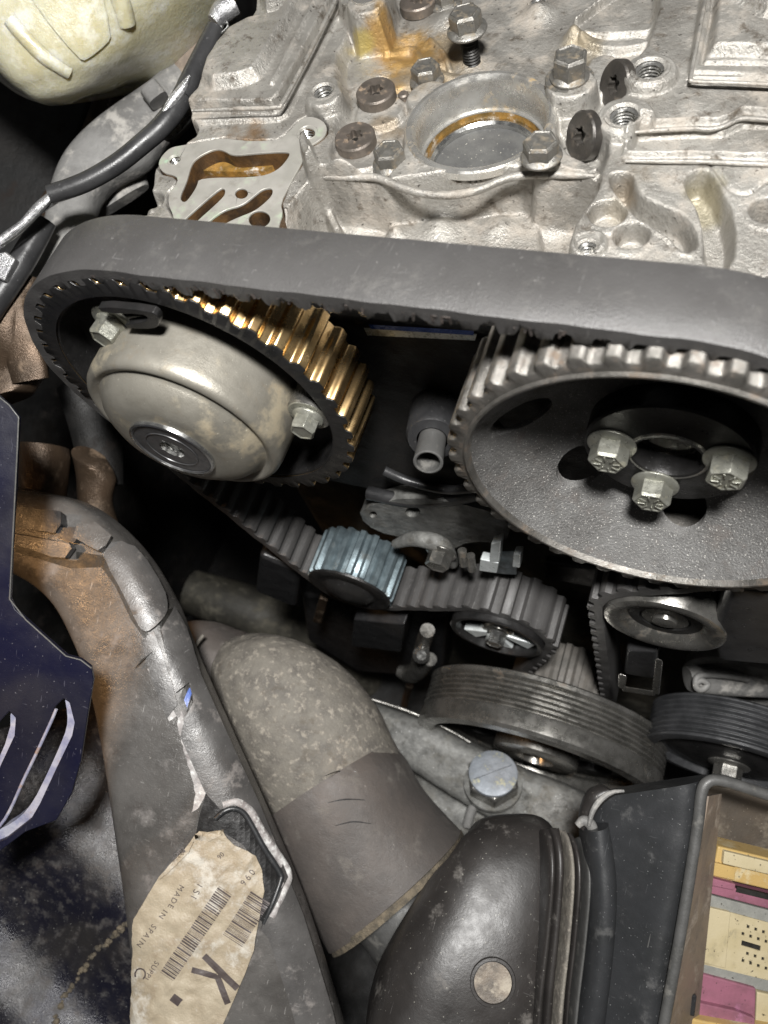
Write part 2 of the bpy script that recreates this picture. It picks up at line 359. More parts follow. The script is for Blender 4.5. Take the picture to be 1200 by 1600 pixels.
M['paper'] = mat('aged_paper_label', (.38, .325, .24), (.28, .225, .155), 0, .45, .1, .6, grime=.55, gcol=(.20, .14, .08), dirt=(.50, .47, .41), damt=.5, dscale=.6, grain=10, bump=.5, bumpscale=1.5)
M['ink'] = mat('faded_ink', (.055, .042, .042), (.075, .06, .055), 0, .6, .1, 2, bump=0)
M['tank'] = mat('yellowed_translucent_plastic', (.58, .56, .42), (.48, .44, .28), 0, .24, .08, .28, dirt=(.64, .63, .54), damt=.5, dscale=.5, grain=6, bump=.7, bumpscale=1.1, sss=.5, coat=.6)
M['cable'] = mat('black_cable_sheath', (.026, .026, .027), (.038, .038, .039), 0, .35, .08, .8, bump=.12, specks=(.4, .4, .4), spamt=.25)
M['foil'] = mat('silvered_tape', (.50, .50, .50), (.30, .30, .31), .7, .28, .1, 1.2, bump=.7, bumpscale=3)
M['arm'] = mat('dusty_grey_casting', (.22, .217, .21), (.14, .137, .132), .15, .6, .1, .5, dirt=(.36, .345, .32), damt=.5, grain=12, bump=.5)
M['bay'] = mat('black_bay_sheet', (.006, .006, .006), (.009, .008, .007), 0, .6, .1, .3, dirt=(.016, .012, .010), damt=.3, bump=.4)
M['rustmetal'] = mat('warm_heat_shield', (.11, .075, .05), (.06, .043, .03), .6, .38, .1, .4, dirt=(.17, .12, .08), damt=.4, bump=.7, bumpscale=.8)
M['yellow'] = mat('aged_yellow_plastic', (.42, .29, .11), (.36, .24, .09), 0, .4, .08, .8, dirt=(.50, .43, .27), damt=.5, dark_specks=.8, grime=.3, bump=.1)
M['beige'] = mat('beige_connector_plastic', (.43, .37, .24), (.38, .32, .19), 0, .45, .08, .8, dirt=(.32, .28, .18), damt=.3, dark_specks=.9, grime=.3, bump=.1)
M['pink'] = mat('mauve_plastic', (.25, .10, .14), (.17, .072, .095), 0, .42, .08, .8, dirt=(.30, .12, .2), damt=.3, dark_specks=.6, bump=.1)
M['greystrip'] = mat('speckled_grey_strip', (.22, .22, .20), (.18, .18, .165), 0, .6, .1, 2, dark_specks=1, bump=.2)
M['blockm'] = mat('dirty_block_casting', (.075, .07, .055), (.04, .038, .032), .15, .6, .1, .35, dirt=(.12, .11, .085), damt=.5, bump=.6, grain=8)
M['bluestrip'] = mat('blue_film_strip', (.03, .09, .42), (.04, .11, .45), .3, .25, .1, 1, bump=.05)
M['whitestrip'] = mat('pale_gasket_strip', (.75, .80, .80), (.55, .60, .60), .4, .3, .1, 1.5, dirt=(.2, .2, .16), damt=.4, bump=.1)
M['copper'] = mat('copper_wire', (.6, .3, .15), (.4, .2, .1), .9, .3, .1, 2)

# ------------------------------------------------------------------ fasteners
def hex_bolt(parent, pos, axis, af=1.1, head=.7, fl=.72, m='bolt', shank=0, name='hex_bolt', rot=0.0, marks=False, washer=None, shank_r=.33, label=None):
    """flange bolt: pos = centre of the flange's underside, axis = outwards"""
    x, y, a = frame(axis); pos = np.array(pos, float); vf = []
    vf.append(lathe([(.05, 0), (fl * .96, 0), (fl, .05), (fl, .10), (fl * .93, .15), (af * .5, .24), (.05, .25)], pos, a, 40))
    R = af / math.sqrt(3); out = []
    for h, k in ((.12, 1), (.2 + head - .10, 1), (.2 + head, .88), (.2 + head, .80), (.2 + head - .035, .74)):
        out.append([pos + a * h + R * k * (x * math.cos(rot + math.pi / 3 * i) + y * math.sin(rot + math.pi / 3 * i)) for i in range(6)])
    v, f = rings(out, caps=False); f.append(tuple(range(24, 30))); vf.append((v, f))
    if marks:
        for k in range(8):
            th = k * math.pi / 4 + .2; c, s_ = math.cos(th), math.sin(th); d = x * c + y * s_; e = -x * s_ + y * c; z0 = .2 + head - .03
            A = [pos + a * z0 + d * r_ + e * w for r_, w in ((R * .30, -.02), (R * .68, -.035), (R * .68, .035), (R * .30, .02))]
            vf.append(hexa(A, [p + a * .055 for p in A]))
    o = mo(name, merge(*vf), M[m], parent, ang=25, bevel=.035)
    if label: o['label'] = label
    if shank:
        P = []; h = 0
        while h > -shank:
            P += [(shank_r * .82, h), (shank_r, h - .05), (shank_r * .82, h - .10)]; h -= .125
        mo('threaded_shank', lathe(P, pos, a, 24), M['dark_hole'] if m == 'bolt' else M[m], o if parent is not None else o, ang=20)
    if washer:
        mo('washer', lathe([(.05, -.16), (washer, -.16), (washer + .03, -.13), (washer + .03, -.04), (washer, -.003), (.05, -.003)], pos, a, 40), M[m], o, ang=25)
    return o
def torx_disc(parent, pos, axis, r=.74, h=.45, m='boltdark', rot=0.0):
    x, y, a = frame(axis); pos = np.array(pos, float); n = 72
    def ring(rad, z, star=False):
        o = []
        for i in range(n):
            th = 2 * math.pi * i / n; rr = rad * (1 + .17 * math.cos(6 * th)) if star else rad
            o.append(pos + a * z + rr * (x * math.cos(th + rot) + y * math.sin(th + rot)))
        return o
    O = [ring(r * .9, 0), ring(r, .03), ring(r, h - .07), ring(r * .93, h), ring(r * .36, h, True), ring(r * .34, h - .28, True)]
    o = mo('torx_screw', rings(O), M[m], parent, ang=30)
    mo('socket_floor', lathe([(.02, h - .275), (r * .26, h - .27)], pos, a, 16), M['dark_hole'], o, ang=0)
    return o
def thread_hole(parent, pos, axis, r=.34, rim=.55, depth=1.1, m='cast', mt='thread'):
    P = [(rim, -.06), (rim * .97, .02), (r * 1.28, .03), (r * 1.05, -.06)]; h = -.08; Q = []
    while h > -depth: Q += [(r, h), (r * .82, h - .06), (r, h - .12)]; h -= .14
    o = mo('threaded_hole', merge(lathe(P, pos, axis, 36, cap=False), lathe([(rim, -.06), (rim, -.5)], pos, axis, 36, cap=False)), M[m], parent, ang=40)
    x, y, a = frame(axis); V = []; F = []; N = 28; turns = int(depth / .13)
    rows = turns * N + 1
    for i in range(rows):                       # a real helix
        th = 2 * math.pi * i / N; z = -.06 - .13 * i / N
        for k, (rr, dz) in enumerate(((r * 1.05, 0), (r * .82, -.065), (r * 1.05, -.13))):
            V.append(np.array(pos) + a * (z + dz) + rr * (x * math.cos(th) + y * math.sin(th)))
        if i: b = 3 * i; F += [(b - 3, b - 2, b + 1, b), (b - 2, b - 1, b + 2, b + 1)]
    V2, F2 = lathe([(r * 1.06, -.06 - .13 * turns), (.01, -.06 - .13 * turns)], pos, a, 20, cap=False)
    mo('thread', merge((V, F)), M[mt], o, ang=25); mo('hole_floor', (V2, F2), M['dark_hole'], o)
    return o

# ------------------------------------------------------------------ the cast camshaft cover as a relief with real depth
Z0 = 3.5
GS = .042
gx = np.arange(-7.5, 23, GS); gy = np.arange(4.35, 23.5, GS); GX, GY = np.meshgrid(gx, gy)
H = np.full(GX.shape, Z0)
def q2(px, z=Z0): return np.array([PA(x, y, 2, z)[:2] for x, y in px])
def sdf(poly):
    P = np.array(poly); d = np.full(GX.shape, 1e9); ins = np.zeros(GX.shape, bool)
    for i in range(len(P)):
        a, b = P[i - 1], P[i]; e = b - a; wx, wy = GX - a[0], GY - a[1]
        u = np.clip((wx * e[0] + wy * e[1]) / (e @ e + 1e-12), 0, 1); d = np.minimum(d, np.hypot(wx - e[0] * u, wy - e[1] * u))
        c = ((a[1] > GY) != (b[1] > GY)) & (GX < (b[0] - a[0]) * (GY - a[1]) / (b[1] - a[1] + 1e-12) + a[0]); ins ^= c
    return np.where(ins, -d, d)
def pdist(line):
    P = np.array(line); d = np.full(GX.shape, 1e9)
    for i in range(1, len(P)):
        a, b = P[i - 1], P[i]; e = b - a; wx, wy = GX - a[0], GY - a[1]
        u = np.clip((wx * e[0] + wy * e[1]) / (e @ e + 1e-12), 0, 1); d = np.minimum(d, np.hypot(wx - e[0] * u, wy - e[1] * u))
    return d
def sst(x): x = np.clip(x, 0, 1); return x * x * (3 - 2 * x)
def setlev(px, lev, w=.25, sm=1, z=Z0, add=False):
    global H
    k = sst(.5 - sdf(rs(q2(px, z), None, sm)) / w); H = H + k * lev if add else H * (1 - k) + lev * k
def disc(px, r, lev, w=.2, z=None):
    global H
    z = max(lev, Z0) if z is None else z
    c = q2([px], z)[0]; k = sst(.5 - (np.hypot(GX - c[0], GY - c[1]) - r) / w); H = H * (1 - k) + lev * k
def dome(px, r, h, z=Z0):
    global H
    c = q2([px], z)[0]; d = np.hypot(GX - c[0], GY - c[1]) / r; H = H + h * np.exp(-d * d * 1.6)
def bead(px, hw, h, sm=2, z=Z0, w=None):
    global H
    L = q2(px, z)
    if sm: L = crom(L, 5)
    d = pdist(L); w = w or hw * .8; H = H + h * sst((hw + w / 2 - d) / w)
def blur(n=1):
    global H
    for _ in range(n):
        for ax in (0, 1):
            H = (np.roll(H, 1, ax) + 2 * H + np.roll(H, -1, ax)) / 4
# central well
setlev([(530, 285), (522, 215), (545, 165), (526, 100), (550, 62), (606, -80), (1030, -80), (1027, 20), (1008, 82), (975, 150), (945, 250), (925, 285), (760, 300)], 2.85, .45, 1, 3.3)
dome((700, 30), 1.0, .35, 3); dome((735, 92), .6, .35, 3); dome((636, 70), .8, -.3, 3); dome((600, 118), .5, -.2, 3); dome((690, 100), .45, .25, 3)
bead([(600, 62), (640, 48), (662, 88), (712, 100)], .16, .15); bead([(612, 120), (640, 116), (652, 150), (640, 175)], .10, -.18); bead([(668, 40), (690, 62), (700, 90)], .1, .14)
# boss with flats near the top left
setlev([(533, 28), (545, -50), (600, -60), (618, 10), (602, 60), (560, 66)], 4.3, .3, 0)
disc((572, 2), .85, 4.6, .15)
# raised left pad with plateau and double bead
setlev([(296, 174), (330, 105), (372, 58), (400, -80), (560, -80), (528, 0), (443, 163), (430, 176)], 4.05, .14, 0)
setlev([(322, 158), (338, 112), (378, 64), (462, 46), (490, -40), (520, -80), (500, -10), (424, 122), (405, 150)], 4.55, .42, 1)
setlev([(410, 40), (412, -80), (500, -80), (478, 32)], 5.0, .4)
bead([(520, -60), (486, 0), (422, 122)], .10, .14, 0, 4.3); bead([(556, -60), (526, 0), (440, 160), (428, 167), (298, 172)], .09, .16, 0, 4.1)
bead([(566, -40), (538, 8), (455, 165), (440, 182), (300, 186)], .08, -.07, 0)
for c_ in ((590, 158), (558, 228)): disc(c_, 1.02, 3.1, .2)
for c_ in ((612, 266), (668, 138)): disc(c_, .95, 3.2, .25)
disc((505, 148), .80, 3.95, .16); disc((505, 148), .66, 3.99, .1)
# land between the bore and the lip, and the collar round the bore
setlev([(600, 285), (628, 240), (630, 190), (700, 120), (770, 105), (850, 130), (868, 185), (880, 235), (935, 262), (930, 280), (830, 276), (745, 298), (690, 306), (640, 300)], 3.45, .25, 1, 3.4)
c0 = q2([(749, 188)])[0]; dB = np.hypot(GX - c0[0], GY - c0[1])
k = sst((2.98 - dB) / .22); H = H * (1 - k) + 3.5 * k
H = np.where(dB < 2.62, 1.0, H)
# tall boss and web to the right of the bore
setlev([(868, 175), (925, 165), (935, 215), (880, 215)], 3.15, .3, 1, 3); disc((892, 126), .98, 3.95, .14); disc((846, 250), .82, 3.42, .15)
dome((897, 52), .5, .7, 3.2); bead([(915, 62), (960, 72), (1000, 68)], .25, .32, 2, 3.1); bead([(900, 32), (925, 12), (985, -30)], .10, .4, 2, 3.1)
dome((842, 10), .75, .45, 3.2); setlev([(910, 95), (955, 80), (975, 105), (960, 150), (925, 150)], 3.15, .3, 1, 3.1); bead([(925, 45), (1010, 40)], .3, .22, 2, 3.1)
# right pad
setlev([(1029, -80), (1029, 20), (1010, 80), (990, 100), (982, 150), (945, 180), (950, 250), (927, 308), (896, 342), (884, 378), (878, 470), (1400, 470), (1400, -80)], 3.75, .16, 0)
disc((1015, 108), .97, 4.10, .14); disc((976, 180), 1.0, 4.10, .14); disc((1015, 108), .74, 4.17, .08); disc((976, 180), .74, 4.17, .08)
# upper right panel: bordered frame and raised block
setlev([(1076, 128), (1106, -80), (1400, -80), (1400, 146)], 3.95, .10, 0)
bead([(1110, -80), (1100, 10), (1077, 124)], .07, .16, 0); bead([(1074, 132), (1130, 134), (1400, 142)], .06, .14, 0); bead([(1072, 141), (1130, 145), (1400, 156)], .05, .08, 0)
bead([(1124, -80), (1110, 40), (1094, 116), (1180, 118), (1400, 126)], .07, -.16, 0)
setlev([(1108, 104), (1128, -80), (1400, -80), (1400, 116)], 4.35, .3, 0); setlev([(1124, 60), (1134, -80), (1400, -80), (1400, 66)], 4.8, .5, 1)
# stepped rails
bead([(990, 206), (1085, 201), (1118, 202), (1136, 196), (1158, 184), (1200, 188), (1400, 200)], .08, .24, 0); bead([(990, 207), (979, 228), (976, 252)], .07, .14, 0)
setlev([(994, 218), (1090, 214), (1128, 216), (1160, 200), (1210, 202), (1400, 212), (1400, 256), (1200, 252), (984, 246)], 3.52, .10, 0)
bead([(976, 252), (1100, 253), (1400, 264)], .07, .22, 0); bead([(978, 262), (1100, 264), (1400, 275)], .07, -.12, 0)
bead([(1108, 266), (1122, 282), (1142, 308), (1170, 312), (1200, 290), (1260, 280)], .045, -.09, 1)
# passages in the right front face
for hp, dp in (([(954, 288), (962, 281), (984, 282), (989, 300), (1000, 318), (1030, 332), (1062, 345), (1080, 365), (1085, 388), (1080, 400), (1060, 395), (1052, 380), (1020, 360), (994, 345), (975, 322), (960, 306)], 2.7),
               ([(1071, 292), (1080, 280), (1100, 276), (1112, 290), (1145, 350), (1140, 430), (1102, 430), (1102, 375), (1092, 335), (1076, 312)], 2.7)):
    setlev(hp, dp, .22, 1)
    bead([*hp, hp[0]], .05, .07, 0, 3.75, .1)
for c_, r_, l_ in (((949, 343), .56, 3.1), ((986, 378), .52, 3.0), ((1198, 338), .50, 1.5)): disc(c_, r_ + .12, 3.80, .1, 3.75); disc(c_, r_, l_, .12)
disc((919, 376), .60, 3.98, .12); disc((919, 376), .44, 3.85, .08)
# front wall: everything nearer than the lip drops away
front = [(498, 283), (512, 283), (545, 284), (583, 283), (612, 297), (650, 308), (690, 312), (745, 304), (790, 286), (830, 281), (936, 281), (927, 312), (896, 350), (884, 386), (876, 470), (250, 470), (420, 380), (470, 300)]
setlev(front, 1.15, .30, 1)
bead([(502, 276), (545, 277), (583, 276), (615, 290), (650, 302), (690, 306), (745, 298), (790, 279), (830, 273), (930, 274)], .11, .32, 1)
setlev([(600, 362), (640, 350), (700, 346), (790, 340), (830, 334), (846, 372), (850, 450), (590, 450)], 1.5, .3, 1, 1.3)
for a, b, r_, h in ((560, 345, .8, .5), (470, 318, .6, 1.0), (450, 350, .8, .8), (520, 350, .5, .35), (690, 362, .8, .25), (780, 362, .7, .25), (860, 350, .6, .6), (620, 372, .4, .3)): dome((a, b), r_, h, 1.3)
bead([(482, 238), (500, 300), (520, 340)], .2, .9, 2, 2.5)
# floor below the gasket face, and the outline of the casting on the left
gasket = [(247, 260), (249, 248), (260, 235), (270, 229), (283, 227), (320, 220), (350, 215), (377, 219), (400, 220), (433, 219), (450, 207), (467, 188), (478, 182), (490, 182), (504, 188), (511, 198), (509, 210), (499, 219), (482, 229), (472, 253), (453, 287), (438, 317), (442, 333), (436, 350), (430, 380), (275, 380), (272, 352), (270, 335), (262, 318), (264, 300), (274, 290), (278, 279), (271, 273), (256, 270)]
setlev(gasket, 2.3, .12, 0)
disc((240, 335), .62, 2.9, .2, 2.9); dome((240, 335), .35, .25, 2.9)
k = sst(.5 + sdf(rs(q2([(402, -90), (404, 30), (392, 50), (372, 60), (330, 104), (316, 150), (294, 172), (292, 190), (306, 200), (300, 215), (252, 236), (236, 262), (233, 300), (214, 318), (206, 345), (200, 470), (1500, 500), (1500, -120)]), None, 1)) / .3)
H = H * (1 - k) - 4.0 * k
blur(1)
# light sand-cast unevenness
nz = rng.normal(size=H.shape)
for s_, a_ in ((12, .007), (30, .012)):
    q = nz.copy()
    for _ in range(3):
        for ax in (0, 1):
            cs = np.cumsum(np.concatenate([q.take(range(-s_, 0), ax), q], ax), ax); q = (cs.take(range(s_, cs.shape[ax]), ax) - cs.take(range(0, cs.shape[ax] - s_), ax)) / s_
    H = H + a_ * q / (q.std() + 1e-9) * np.where(dB < 3.4, .2, 1) * .8
HOLES = (((505, 143), .38), ((1015, 108), .48), ((975, 180), .46), ((842, 2), .33), ((918, 388), .3))
def hz(px, z=None):
    d = RM.T @ np.array([(px[0] - 600) / FP, (px[1] - 800) / FP, 1.0]); z = 6.5
    while z > -1:
        c = CC + d * (z - CC[2]) / d[2]; i = int(round((c[1] - gy[0]) / GS)); j = int(round((c[0] - gx[0]) / GS))
        if 0 <= i < H.shape[0] and 0 <= j < H.shape[1] and H[i, j] >= z: break
        z -= .02
    return np.array([c[0], c[1], z])
HP = [(hz(p_), r_) for p_, r_ in HOLES]
for q_, r_ in HP: H = np.where(np.hypot(GX - q_[0], GY - q_[1]) < r_ * 1.12, q_[2] - 1.6, H)
cover = thing('camshaft_cover', 'pale cast aluminium camshaft cover with round bore and many bolts above the wide belt', 'engine cover', COVER_O)
ny, nx = H.shape; vv = np.stack([GX, GY, H], -1).reshape(-1, 3)
keep = (H > -3.6).copy(); idx = np.arange(ny * nx).reshape(ny, nx)
cell = keep[:-1, :-1] | keep[1:, :-1] | keep[:-1, 1:] | keep[1:, 1:]
a_, b_, c_, d_ = idx[:-1, :-1][cell], idx[:-1, 1:][cell], idx[1:, 1:][cell], idx[1:, :-1][cell]
quads = np.stack([a_, b_, c_, d_], -1)
me = bpy.data.meshes.new('casting'); me.from_pydata(((vv - np.array(COVER_O)) * U).tolist(), [], quads.tolist()); me.update(); me.shade_smooth()
bm = bmesh.new(); bm.from_mesh(me); bmesh.ops.delete(bm, geom=[v for v in bm.verts if not v.link_faces], context='VERTS'); bm.to_mesh(me); bm.free()
me.materials.append(M['cast']); casting = bpy.data.objects.new('casting', me); COL.objects.link(casting); casting.parent = cover; ORG['casting'] = np.array(COVER_O)
def ridge_on(px, z, r, name='raised_rib', up=0.0):
    pts = [PA(x, y, 2, z + up) for x, y in px]
    mo(name, tube(pts, [r * .6] + [r] * (len(pts) - 2) + [r * .6], 14, s=5, ref=[0, 0, 1]), M['cast'], cover, ang=60)
ridge_on([(500, 277), (520, 276), (550, 277), (583, 277), (602, 282), (625, 292), (655, 301), (690, 305), (720, 303), (750, 296), (775, 285), (800, 277), (830, 273), (880, 273), (930, 275)], 3.55, .15, 'front_ledge')
ridge_on([(988, 207), (1040, 203), (1085, 201), (1112, 202), (1134, 196), (1156, 186), (1180, 186), (1230, 190), (1300, 196)], 3.88, .085)
ridge_on([(978, 252), (1040, 252), (1100, 253), (1200, 257), (1300, 262)], 3.84, .085)
ridge_on([(1109, -40), (1100, 10), (1090, 65), (1080, 118), (1084, 127), (1130, 129), (1200, 132), (1300, 138)], 4.08, .075)
ridge_on([(545, -45), (524, 0), (484, 82), (443, 158), (428, 168), (370, 170), (300, 173)], 4.18, .09)
# bore
bz = PA(749, 188, 2, Z0)
bo = mo('bore_collar', lathe([(2.85, -.3), (2.84, -.02), (2.78, .05), (2.64, .06), (2.56, .02), (2.50, -.08), (2.46, -.16), (2.44, -1.25), (2.46, -1.32), (2.34, -1.36), (2.33, -1.42)], bz, (0, 0, 1), 128, cap=False), M['bore'], cover, ang=30)
mo('oil_film_band', lathe([(2.335, -1.41), (2.32, -1.95)], bz, (0, 0, 1), 128, cap=False), M['rust'], bo)
mo('seal_ring', lathe([(2.32, -1.90), (2.28, -1.72), (2.14, -1.66), (2.03, -1.76), (2.01, -2.0)], bz, (0, 0, 1), 96, cap=False), M['bright'], cover)
mo('plug_face', lathe([(2.02, -2.1), (2.01, -1.92), (1.0, -1.90), (.02, -1.89)], bz, (0, 0, 1), 96, cap=False), M['capdark'], cover)
# machined gasket face with its channels
gm = lambda x, y: (PA(x, y, 2, 3.62), np.array([0, 0, 1.0]))
hA = [(303, 250), (318, 240), (337, 232), (350, 235), (363, 243), (400, 239), (450, 236), (453, 243), (433, 267), (400, 277), (310, 277), (308, 290), (293, 313), (286, 316), (280, 308), (292, 282), (297, 262)]
hB = [(343, 294), (350, 294), (352, 300), (348, 309), (300, 352), (290, 362), (270, 362), (285, 345)]
hC = [(425, 293), (426, 304), (412, 318), (396, 330), (367, 341), (340, 355), (325, 365), (305, 365), (330, 342), (352, 327), (378, 321), (398, 305), (410, 295)]
def ell(c, a, b, n=20, rot=0): return [(c[0] + a * math.cos(t) * math.cos(rot) - b * math.sin(t) * math.sin(rot), c[1] + a * math.cos(t) * math.sin(rot) + b * math.sin(t) * math.cos(rot)) for t in (2 * math.pi * k / n for k in range(n))]
GH = [rs(hA, None, 1), rs(hB, None, 1), rs(hC, None, 1), ell((377, 302), 10, 8), ell((405, 342), 17, 13), ell((273, 250), 9, 8), ell((480, 208), 12, 9)]
mo('gasket_face', sheet(gasket, gm, .10, GH, smooth=1), M['machined'], cover, ang=40, bevel=.03)
gm2 = lambda x, y: (PA(x, y, 2, 3.62) - np.array([0, 0, .102]), np.array([0, 0, 1.0]))
mo('channel_walls', sheet(gasket, gm2, 1.2, GH, smooth=1), M['oilwall'], cover, ang=40)
mo('channel_floor', sheet([(256, 240), (440, 222), (470, 215), (430, 375), (275, 375)], lambda x, y: (PA(x, y, 2, 2.75), np.array([0, 0, 1.0])), .1), M['oilwall'], cover, ang=40)
hA_ = [(310, 262), (330, 248), (352, 246), (372, 252), (430, 248), (425, 262), (400, 268), (320, 268)]
mo('oil_in_channel', sheet(hA_, lambda x, y: (PA(x, y, 2, 3.0), np.array([0, 0, 1.0])), .3, smooth=1), M['rust'], cover)
for p_, r_ in (((273, 250), .24), ((480, 208), .33)):
    thread_hole(cover, PA(*p_, 2, 3.61), (0, 0, 1), r_, r_ * 1.35, .8, 'machined')
for q, r_ in HP: thread_hole(cover, q + [0, 0, .03], (0, 0, 1), r_, r_ * 1.5, 1.2)
# bolts and screws of the cover
for p_, af, hd, ax in (((668, 128), 1.12, .62, (0, 0, 1)), ((612, 258), 1.12, .62, (0, 0, 1)), ((890, 122), 1.2, .85, (.05, 0, 1)), ((846, 247), 1.15, .6, (0, 0, 1)), ((697, 8), 1.0, .5, (0, 0, 1))):
    q = hz(p_, 3.5); hex_bolt(cover, q + np.array([0, 0, .02]), ax, af * .93, hd * .85, .72, rot=random.uniform(0, 1), washer=.86 if p_[0] == 890 else None)
for p_, ax in (((590, 157), (.02, -.03, 1)), ((558, 228), (.03, -.03, 1)), ((655, 16), (0, 0, 1))):
    q = hz(p_, 3.5); torx_disc(cover, q + np.array([0, 0, .03]), ax, .80, .46, rot=random.random())
tilt = -.86 * RIGHT - .20 * UPV + .33 * TOW
for p_ in ((920, 212), (972, 132)):
    q = PA(*p_, 2, 3.45); torx_disc(cover, q, tilt, .84, .40, 'boltdeep', rot=.3)
q = hz((632, 157)); mo('dowel_pin', lathe([(.22, -.2), (.22, .28), (.16, .34)], q, (0, 0, 1), 20), M['boltdark'], cover)
lb = hz((737, 92), 3.4)
lbt = thing('loose_bolt', 'grey flanged hex bolt unscrewed halfway with its dark thread showing, behind the round bore', 'bolt', lb + [0, 0, .0])
hex_bolt(lbt, PA(731, 62, 2, 0) * 0 + lb + np.array([-.04, 0, 1.15]), (-.03, -.02, 1), 1.12, .62, .80, shank=1.5, shank_r=.36, name='bolt_head', rot=.35)
q = hz((572, -5), 4.8); mo('oil_plug', lathe([(.62, 0), (.60, .1), (.35, .12), (.33, -.1), (.05, -.1)], q + [0, 0, .0], (0, 0, 1), 32), M['bore'], cover, ang=30)

# ------------------------------------------------------------------ timing drive: pulleys and belt
def gear_ring(cx, cz, R, N, y0, y1, rin, hh=.30, ph=0.0, per=12, cham=.07):
    """tooth ring as one solid; R = tip radius"""
    n = N * per
    def prof(sc, y, off=0):
        o = []
        for i in range(n):
            u = (i / per) % 1.0; th = 2 * math.pi * i / n + ph
            g = 0.5 - 0.5 * math.cos(2 * math.pi * u); g = sst(np.array((g - .22) / .56)).item()      # groove 0..1
            r = R - off - hh * g; o.append(np.array([cx + r * math.cos(th), y, cz + r * math.sin(th)]))
        return o
    def circ(r, y): return [np.array([cx + r * math.cos(2 * math.pi * i / n + ph), y, cz + r * math.sin(2 * math.pi * i / n + ph)]) for i in range(n)]
    return rings([circ(rin, y0), prof(1, y0, cham), prof(1, y0 + cham), prof(1, y1 - cham), prof(1, y1, cham), circ(rin, y1)], closed=True)
RL, RR = 6.43, 6.88
CL, CR = (0.0, .15), (17.12, -.18)
YB0, YB1 = .36, 2.78
lp = thing('left_camshaft_pulley', 'toothed pulley with bronzed teeth round a domed grey metal cup, left end of wide belt', 'pulley', (CL[0], 0, CL[1]))
mo('toothed_rim', gear_ring(*CL, RL, 40, .40, 2.75, 5.62, hh=.27, ph=.05, per=20, cham=.03), M['gold'], lp, ang=75)
mo('rim_front', gear_ring(*CL, RL - .01, 40, .355, .402, 5.6, hh=.27, ph=.05, cham=.01, per=20), M['blackmetal'], lp, ang=50)
mo('rim_face', lathe([(5.62, .0), (5.52, -.02), (5.45, -.2), (5.4, -1.5)], (CL[0], .44, CL[1]), (0, -1, 0), 96, cap=False), M['blackmetal'], lp)
mo('web', lathe([(5.7, 0), (4.5, -.1), (1, 0)], (CL[0], 1.6, CL[1]), (0, -1, 0), 64, cap=False), M['blackmetal'], lp)
CO = np.array([.03, 0, .12])
cup = mo('cup', lathe([(3.95, -1.6), (3.93, .50), (3.89, .80), (3.80, .97), (3.67, 1.06), (3.55, 1.05), (3.45, .98), (3.36, .94), (3.28, .98), (3.20, 1.12), (3.02, 1.36), (2.75, 1.58), (2.4, 1.78), (2.0, 1.86), (1.6, 1.88)], CO, (0, -1, 0), 128, cap=False), M['cup'], lp, ang=50)
cap_ = mo('centre_plug', lathe([(1.66, 1.70), (1.66, 1.92), (1.62, 1.98), (1.52, 2.0), (1.50, 1.955), (1.06, 1.955), (1.05, 1.985), (1.02, 1.985), (1.01, 1.955), (.50, 1.95)], CO, (0, -1, 0), 96, cap=False), M['cap'], lp, ang=20)
mo('plug_rim', lathe([(1.70, 1.62), (1.71, 1.90), (1.67, 2.0), (1.58, 2.02), (1.55, 1.96)], CO, (0, -1, 0), 96, cap=False), M['bright'], cap_, ang=30)
x, y, a = frame((0, -1, 0)); n = 72; O = []
for rr, hh in ((.56, 1.952), (.54, 1.70), (.3, 1.66)):
    O.append([CO + a * hh + rr * (1 + (.16 * math.cos(6 * t) if rr > .4 else 0)) * (x * math.cos(t) + y * math.sin(t)) for t in (2 * math.pi * i / n for i in range(n))])
mo('spline_socket', rings(O, caps=False), M['bright'], cap_, ang=20); mo('socket_floor', lathe([(.32, 1.665), (.01, 1.66)], CO, (0, -1, 0), 20, cap=False), M['bright'], cap_)
bL1 = PA(176, 506, 1, .6); bL2 = PA(482, 650, 1, .45)
hex_bolt(lp, bL1, (-.08, -1, 0), .92, .55, .62, 'boltgreen', rot=.2, washer=.82); mo('bolt_boss', lathe([(.9, -1.5), (.86, -.1), (.8, -.02), (.1, 0)], bL2, (0, -1, 0), 32), M['pulley'], lp)
hex_bolt(lp, bL2, (0.03, -1, 0), .88, .55, .6, 'boltgreen', rot=.1, washer=.78)
mo('slotted_tab', sheet([(150, 478), (235, 486), (248, 495), (249, 508), (240, 514), (205, 514), (190, 508), (226, 503), (232, 497), (222, 491), (160, 490)], lambda x, y: (PA(x, y, 1, .05), np.array([0, -1.0, 0])), .3, smooth=1), M['blackmetal'], lp, bevel=.04)

rpu = thing('right_camshaft_pulley', 'large sooty toothed pulley with dark dished face and three hex bolts, right end of belt', 'pulley', (CR[0], 0, CR[1]))
mo('toothed_rim', gear_ring(*CR, RR, 42, .0, 2.9, 6.25, ph=.0, per=16), M['gear_r'], rpu, ang=50)
mo('rim_lip', lathe([(6.28, .02), (6.28, .08), (6.22, .13), (6.14, .12), (6.08, 0), (6.0, -.3)], (CR[0], 0.0, CR[1]), (0, -1, 0), 128, cap=False), M['gear_r'], rpu, ang=30)
